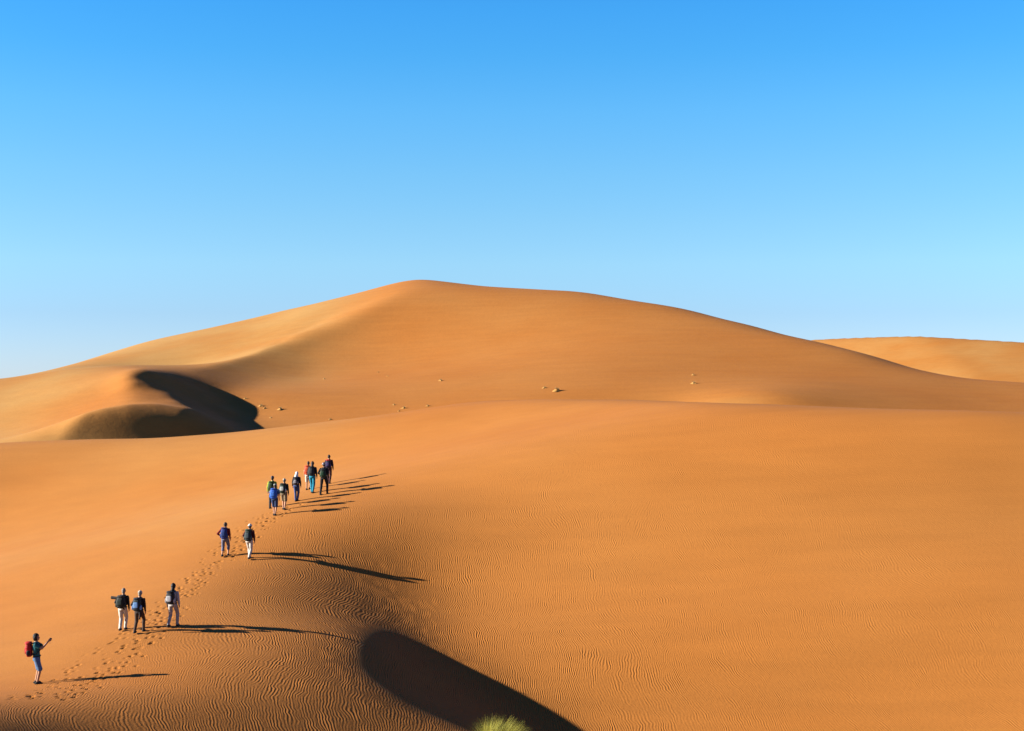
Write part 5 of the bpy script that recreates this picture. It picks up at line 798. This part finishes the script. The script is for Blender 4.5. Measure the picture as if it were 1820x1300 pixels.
        b.limb(ring, [.017] * 12); link('hip_belt', b.mesh('hip_belt', .010, 1), pr, cloth(pk.get('strap', BLACK), .7))
        if pk.get('mat'):
            me = bpy.data.meshes.new('m'); b = Blob()
            q = P((-w - .10, -.02, h * .72))
            b.ring_tube([(q + Vector((-.13, 0, 0)), axv, Vector((0, 0, 1)), .062, .062), (q + Vector((.16, 0, -.03)), axv, Vector((0, 0, 1)), .062, .062)])
            link('rolled_mat', b.mesh('rolled_mat', .012, 1), pr, cloth((.05, .045, .04)))
        if pk.get('tail'):
            b = Blob(); b.limb([P((w * .8, .0, -h)), P((w * .95, .02, -h - .12)), P((w * .85, -.01, -h - .30))], [.05, .055, .03])
            link('hanging_jacket', b.mesh('hanging_jacket', .013, 2, .012, 6), pr, cloth(pk['tail']))
    return root, hands, s

G3 = 'hikers walking in a row of three'
G2 = 'pair of hikers on the crest'
G8 = 'cluster of hikers at the head of the line'
W = (.50, .47, .43)
people = [
 dict(at=(65, 1215.5, 89, -82), arms=('camera', 'camera'), top=(.012, .085, .10), topname='shirt', sleeve='short', legs='short', bottom=(.07, .12, .22), stride=.10, lead=1, spread=.14, lean=-.03, hem=.82,
      head=('none', None), hair=(.010, .007, .006), hairsize=1.22, nod=0.0, label='person in teal t-shirt and blue shorts standing alone, raising a camera with both hands',
      pack=dict(col=(.30, .012, .012), lid=(.36, .02, .018), pocket=(.33, .015, .014), side=(.012, .012, .016), size=(.15, .25, .12), label='red backpack with black side pockets on the photographing person')),
 dict(at=(218, 1121, 77, -4), arms=('bent', 'down'), top=(.02, .018, .018), topname='jacket', sleeve='long', legs='long', bottom=(.42, .39, .34), stride=.34, lead=1, spread=.05, lean=.16, group=G3,
      head=('none', None), hair=(.16, .13, .11), hairsize=.96, label='person in dark jacket and pale trousers, leftmost of the row of three',
      pack=dict(col=(.012, .014, .013), lid=(.03, .028, .028), pocket=(.014, .022, .018), size=(.175, .25, .13), mat=True, label='black backpack with a rolled mat sticking out to the left')),
 dict(at=(247, 1125, 77, -6), arms=('bent', 'down'), top=(.018, .010, .010), topname='jacket', sleeve='long', legs='long', bottom=(.050, .030, .020), stride=.44, lead=1, spread=.10, lean=.16, group=G3, hem=.84,
      head=('cap', (.42, .33, .27)), hair=(.18, .15, .12), label='person in dark brown trousers and pale cap, middle of the row of three',
      pack=dict(col=(.010, .016, .018), lid=(.013, .02, .03), pocket=(.11, .22, .42), size=(.165, .26, .13), tail=(.018, .010, .010), label='black backpack with a light blue pocket patch')),
 dict(at=(307, 1114.5, 79, -10), arms=('down', 'down'), top=(.36, .34, .33), topname='shirt', sleeve='long', legs='long', bottom=(.30, .26, .24), stride=.40, lead=1, spread=.10, lean=.08, group=G3,
      head=('none', None), hair=(.006, .005, .006), hairsize=1.12, longhair=True, label='person with long black hair and light grey trousers, rightmost of the row of three',
      pack=dict(col=(.014, .013, .015), lid=(.012, .012, .015), pocket=(.32, .31, .32), side=(.30, .29, .30), size=(.17, .25, .12), label='black and white backpack under long black hair')),
 dict(at=(400, 989.5, 62, -4), arms=('hip', 'down'), top=(.16, .012, .014), topname='jacket', sleeve='long', legs='threequarter', bottom=(.10, .11, .17), stride=.30, lead=1, spread=.11, lean=.14, turn=-35, group=G2,
      head=('none', None), hair=(.035, .02, .012), label='person in maroon jacket and grey-blue cropped trousers, left of the pair on the crest',
      pack=dict(col=(.012, .025, .13), lid=(.014, .022, .09), pocket=(.016, .04, .15), size=(.16, .28, .12), label='navy blue backpack over a maroon jacket')),
 dict(at=(443, 994, 64, -6), arms=('bent', 'down'), top=(.07, .012, .012), topname='jacket', sleeve='long', legs='long', bottom=(.40, .37, .33), stride=.36, lead=-1, spread=.035, lean=.17, group=G2,
      head=('brim', (.50, .48, .47)), hair=(.03, .02, .015), label='person in white hat and cream trousers, right of the pair on the crest',
      pack=dict(col=(.014, .022, .020), lid=(.022, .05, .035), pocket=(.05, .065, .07), size=(.16, .28, .13), label='dark green and black backpack below a white hat')),
 dict(at=(488, 916.5, 57, -5), arms=('bent', 'down'), top=(.05, .10, .22), topname='shirt', sleeve='short', legs='short', bottom=(.02, .035, .09), stride=.12, lead=-1, spread=.05, lean=.16, group=G8,
      head=('cap', (.30, .33, .30)), hair=(.04, .03, .02), label='person with bare pale legs in navy shorts, lowest of the cluster',
      pack=dict(col=(.012, .07, .34), lid=(.012, .06, .28), pocket=(.03, .12, .42), size=(.18, .28, .14), label='bright blue backpack on the lowest hiker of the cluster')),
 dict(at=(483.5, 903, 58, -5), arms=('down', 'down'), top=(.26, .32, .03), topname='jacket', sleeve='long', legs='long', bottom=(.03, .022, .02), stride=.22, lead=1, lean=.12, group=G8,
      head=('cap', (.06, .07, .16)), hair=(.02, .014, .012), label='person in yellow-green jacket and dark blue cap, behind the bright blue backpack',
      pack=dict(col=(.02, .045, .016), lid=(.02, .04, .014), pocket=(.03, .05, .018), size=(.15, .24, .11), label='dark green backpack over a yellow-green jacket')),
 dict(at=(504.5, 906, 56, -7), arms=('down', 'down'), top=(.014, .020, .016), topname='jacket', sleeve='long', legs='short', bottom=(.16, .12, .07), stride=.18, lead=-1, spread=.06, lean=.14, group=G8,
      head=('cap', (.48, .48, .40)), hair=(.10, .08, .06), label='person in white cap and khaki shorts, to the right of the bright blue backpack',
      pack=dict(col=(.012, .026, .018), lid=(.012, .022, .016), pocket=(.34, .36, .33), size=(.17, .26, .13), label='dark green backpack with a white pocket patch')),
 dict(at=(527, 891, 52.5, -6), arms=('down', 'down'), top=(.014, .012, .016), topname='jacket', sleeve='long', legs='long', bottom=(.03, .055, .15), stride=.12, lead=1, spread=.04, lean=.09, group=G8, hem=.86,
      head=('scarf', (.50, .49, .50)), label='person with white headscarf, black jacket and blue jeans in the middle of the cluster',
      pack=dict(col=(.018, .016, .02), lid=(.02, .018, .022), pocket=(.24, .23, .25), size=(.13, .22, .09), label='small black backpack with a grey stripe under a white headscarf')),
 dict(at=(547.5, 870.5, 51, -6), arms=('down', 'down'), top=(.20, .05, .03), topname='shirt', sleeve='short', legs='short', bottom=(.42, .36, .30), stride=.16, lead=1, spread=.07, lean=.12, group=G8,
      head=('none', None), hair=(.04, .018, .012), label='person in pale shorts half hidden behind the teal trousers',
      pack=dict(col=(.44, .065, .022), lid=(.44, .07, .025), pocket=(.42, .06, .02), size=(.16, .28, .12), label='orange backpack to the left of the teal trousers')),
 dict(at=(555, 876.5, 56.5, -8), arms=('down', 'down'), top=(.016, .016, .018), topname='jacket', sleeve='long', legs='long', bottom=(.010, .17, .26), stride=.16, lead=-1, spread=.05, lean=.08, group=G8,
      head=('none', None), hair=(.030, .013, .010), longhair=True, hairsize=1.08, label='person in bright teal trousers with dark brown hair',
      pack=dict(col=(.020, .022, .024), lid=(.018, .02, .022), pocket=(.030, .032, .034), size=(.15, .24, .10), label='dark grey backpack above the teal trousers')),
 dict(at=(584.5, 860, 52, -5), arms=('down', 'down'), top=(.022, .012, .022), topname='jacket', sleeve='long', legs='long', bottom=(.05, .018, .018), stride=.16, lead=-1, spread=.06, lean=.06, group=G8,
      head=('none', None), hair=(.014, .007, .006), label='person with dark hair farthest up the dune, rightmost of the cluster',
      pack=dict(col=(.014, .012, .028), lid=(.38, .02, .02), pocket=(.05, .04, .12), size=(.15, .25, .11), label='dark backpack with a bright red lid, farthest up the dune')),
 dict(at=(575.5, 879, 58, -4), arms=('bent', 'down'), top=(.012, .013, .012), topname='jacket', sleeve='long', legs='long', bottom=(.010, .010, .012), stride=.14, lead=1, spread=.17, lean=.05, group=G8,
      head=('brim', (.42, .42, .50)), hair=(.02, .014, .012), label='person all in black with white hat and legs apart, in front of the red-lidded backpack',
      pack=dict(col=(.014, .028, .016), lid=(.016, .016, .018), pocket=(.016, .05, .022), size=(.15, .22, .11), z=1.17, label='black and green backpack on the hiker standing with legs apart')),
]
made = [person(p) for p in people]

# compact camera held up by the first person
root, hands, s0 = made[0]
mw = Matrix.Translation(root.location) @ Matrix.Rotation(root.rotation_euler[2], 4, 'Z') @ Matrix.Diagonal((s0, s0, s0, 1))
mid = (hands[-1][0] + hands[1][0]) / 2 + hands[1][1] * .085
cp = mw @ mid
cr_ = empty('compact_camera', cp, root.rotation_euler[2], s0)
tag(cr_, 'small dark camera held up in both hands by the lone person', 'camera')
DARKP = cloth((.03, .025, .024), .4, .1)
b = Blob(); b.box((0, 0, 0), (.062, .017, .036), None, 6); link('camera_body', b.mesh('camera_body'), cr_, DARKP)
b = Blob(); b.ring_tube([(Vector((0, .012, 0)), Vector((1, 0, 0)), Vector((0, 0, 1)), .027, .027), (Vector((0, .045, 0)), Vector((1, 0, 0)), Vector((0, 0, 1)), .024, .024)])
link('lens', b.mesh('lens'), cr_, EYE)
b = Blob(); b.limb([(.064, 0, .01), (.075, -.01, -.06), (.07, -.012, -.17), (.06, -.008, -.07), (.062, 0, -.01)], [.004] * 5)
link('wrist_strap', b.mesh('wrist_strap'), cr_, DARKP)

# ------------------------------------------------------------------ grass
def leaf_mat(name, c1, c2, trans=.35):
    m = bpy.data.materials.new(name); m.use_nodes = True; nt = m.node_tree; b = nt.nodes['Principled BSDF']
    g = N(nt, 'ShaderNodeNewGeometry'); r = N(nt, 'ShaderNodeValToRGB')
    r.color_ramp.elements[0].color = c1 + (1,); r.color_ramp.elements[1].color = c2 + (1,)
    nt.links.new(g.outputs['Random Per Island'], r.inputs[0]); nt.links.new(r.outputs[0], b.inputs['Base Color'])
    b.inputs['Roughness'].default_value = .6; b.inputs['Specular IOR Level'].default_value = .25
    t = N(nt, 'ShaderNodeBsdfTranslucent'); nt.links.new(r.outputs[0], t.inputs['Color'])
    mx = N(nt, 'ShaderNodeMixShader'); mx.inputs[0].default_value = trans
    nt.links.new(b.outputs[0], mx.inputs[1]); nt.links.new(t.outputs[0], mx.inputs[2])
    nt.links.new(mx.outputs[0], nt.nodes['Material Output'].inputs[0])
    return m

def blades(name, n, spread, length, width, lean, seed, segs=4, droop=.5, upright=1.0, tilt=.8):
    r = np.random.default_rng(seed); V, Fc = [], []
    for i in range(n):
        a = r.uniform(0, 2 * math.pi); rr = spread * math.sqrt(r.uniform()) * .6
        base = Vector((rr * math.cos(a), rr * math.sin(a), -.03))
        L = length * r.uniform(.55, 1.05) * (1 - .25 * rr / spread)
        t = tilt * r.uniform(.1, 1) ; d = Vector((math.cos(a) * t, math.sin(a) * t, upright)) + Vector(lean) * r.uniform(.3, 1.2)
        d.normalize(); side = Vector((-math.sin(a), math.cos(a), 0)) if r.random() < .5 else Vector((r.normal(), r.normal(), 0)).normalized()
        p = base; o = len(V); dr = droop * r.uniform(.4, 1.4)
        for k in range(segs + 1):
            w = width * (1 - k / segs) + .0008
            V += [tuple(p - side * w), tuple(p + side * w)]
            d = (d + Vector((lean[0] * .12, lean[1] * .12, -dr / segs))).normalized(); p = p + d * (L / segs)
        for k in range(segs):
            q = o + 2 * k; Fc.append((q, q + 1, q + 3, q + 2))
    me = bpy.data.meshes.new(name); me.from_pydata(V, [], Fc); return me

GREEN = leaf_mat('green_blades', (.16, .18, .025), (.48, .40, .07))
DRY = leaf_mat('dry_blades', (.28, .17, .07), (.38, .27, .12), .2)
x, y, z = hit(884, 1298)
x = (886 - CX) / F * 49.3; y = 49.3; z = zat(x, y)
g = link('grass_tuft', blades('grass_tuft', 2400, .80, 1.05, .0036, (.30, .05, 0), 3, 6, .55, 1.0, 1.15), None, GREEN)
g.location = (x, y, z + .02)
tag(g, 'fluffy yellow-green grass tuft at the foot of the dark hollow', 'grass')
x2, y2 = (851 - CX) / F * 48.8, 48.8
g = link('dry_twig', blades('dry_twig', 14, .10, .55, .005, (-1.5, 0, 0), 8, 4, .1, .5, .3), None, DRY)
g.location = (x2, y2, zat(x2, y2) + .02)
tag(g, 'thin dry twigs sprouting left of the green grass tuft', 'twig')

# wind-built sand mounds with dry tufts on the big dune
SANDM = sand_material('mound_sand', False, (1.05, 1.45, 2.2))
def mound(px, py, wpx, label, dark=False, seed=0):
    X, D, Zg = hit(px, py, 152.0)
    r = wpx * D / F * .5
    rr = np.random.default_rng(seed)
    o = empty('desert_tuft', (X, D, Zg), rr.uniform(0, 6))
    tag(o, label, 'desert tuft', 'dry tufts scattered over the big dune')
    n = 26; V = []; Fc = []
    ph = rr.uniform(0, 6, 3)
    for i in range(9):
        t = i / 8
        for k in range(n):
            a = 2 * math.pi * k / n
            q = r * 1.25 * t * (1 + .16 * math.sin(2 * a + ph[0]) + .10 * math.sin(5 * a + ph[1]))
            h = r * .62 * (math.cos(math.pi * min(t, 1)) * .5 + .5) * (1 + .2 * math.sin(3 * a + ph[2]) * t) - (.12 * r if i == 8 else 0)
            V.append((q * math.cos(a), q * math.sin(a), h - .06 * r))
    for i in range(8):
        for k in range(n):
            a, b_ = i * n + k, i * n + (k + 1) % n
            Fc.append((a, b_, b_ + n, a + n))
    me = bpy.data.meshes.new('sand_mound'); me.from_pydata(V, [], Fc)
    me.polygons.foreach_set('use_smooth', np.ones(len(Fc), bool))
    link('sand_mound', me, o, SANDM)
    t = link('tuft', blades('tuft', 90, r * .8, r * .8, r * .030, (.2, 0, 0), seed, 3, .4, 1.0, 1.1), o, DRY)
    t.location = (0, 0, r * .42)
    return o
for i, (px, py, w, lab) in enumerate([
    (990, 695, 15, 'largest sand mound with a dry tuft, at the middle of the big dune\'s foot'),
    (968, 690, 8, 'small pale mound just left of the largest mound'),
    (783, 677, 8, 'lone dark tuft high on the slope below the peak'),
    (1233, 682, 10, 'lower of two pale tufts on the right slope'),
    (1232, 667, 7, 'upper of two pale tufts on the right slope'),
    (498, 728, 11, 'round mound to the right of the dark slip face'),
    (464, 722, 9, 'upper-left mound beside the edge of the slip face shadow'),
    (471, 726, 6, 'little mound touching the one beside the slip face shadow'),
    (436, 709, 6, 'pale tuft nearest the brown slope above the slip face'),
    (481, 743, 5, 'tiny tuft below the mounds by the slip face'),
    (587, 746, 6, 'tuft close to the near dune\'s edge above the leading hikers'),
    (700, 720, 6, 'left tuft of the group of three near the dune foot'),
    (718, 726, 9, 'biggest tuft of the group of three near the dune foot'),
    (709, 731, 5, 'lowest tuft of the group of three near the dune foot'),
    (760, 722, 7, 'tuft right of the group of three, close to the near dune\'s edge'),
    (576, 674, 5, 'faint tuft on the slope below the ridge'),
    (672, 662, 4, 'speck-like upper tuft left of the slope\'s sand slump'),
    (689, 669, 4, 'speck-like lower tuft by the slope\'s sand slump')]):
    mound(px, py, w, lab, seed=20 + i)
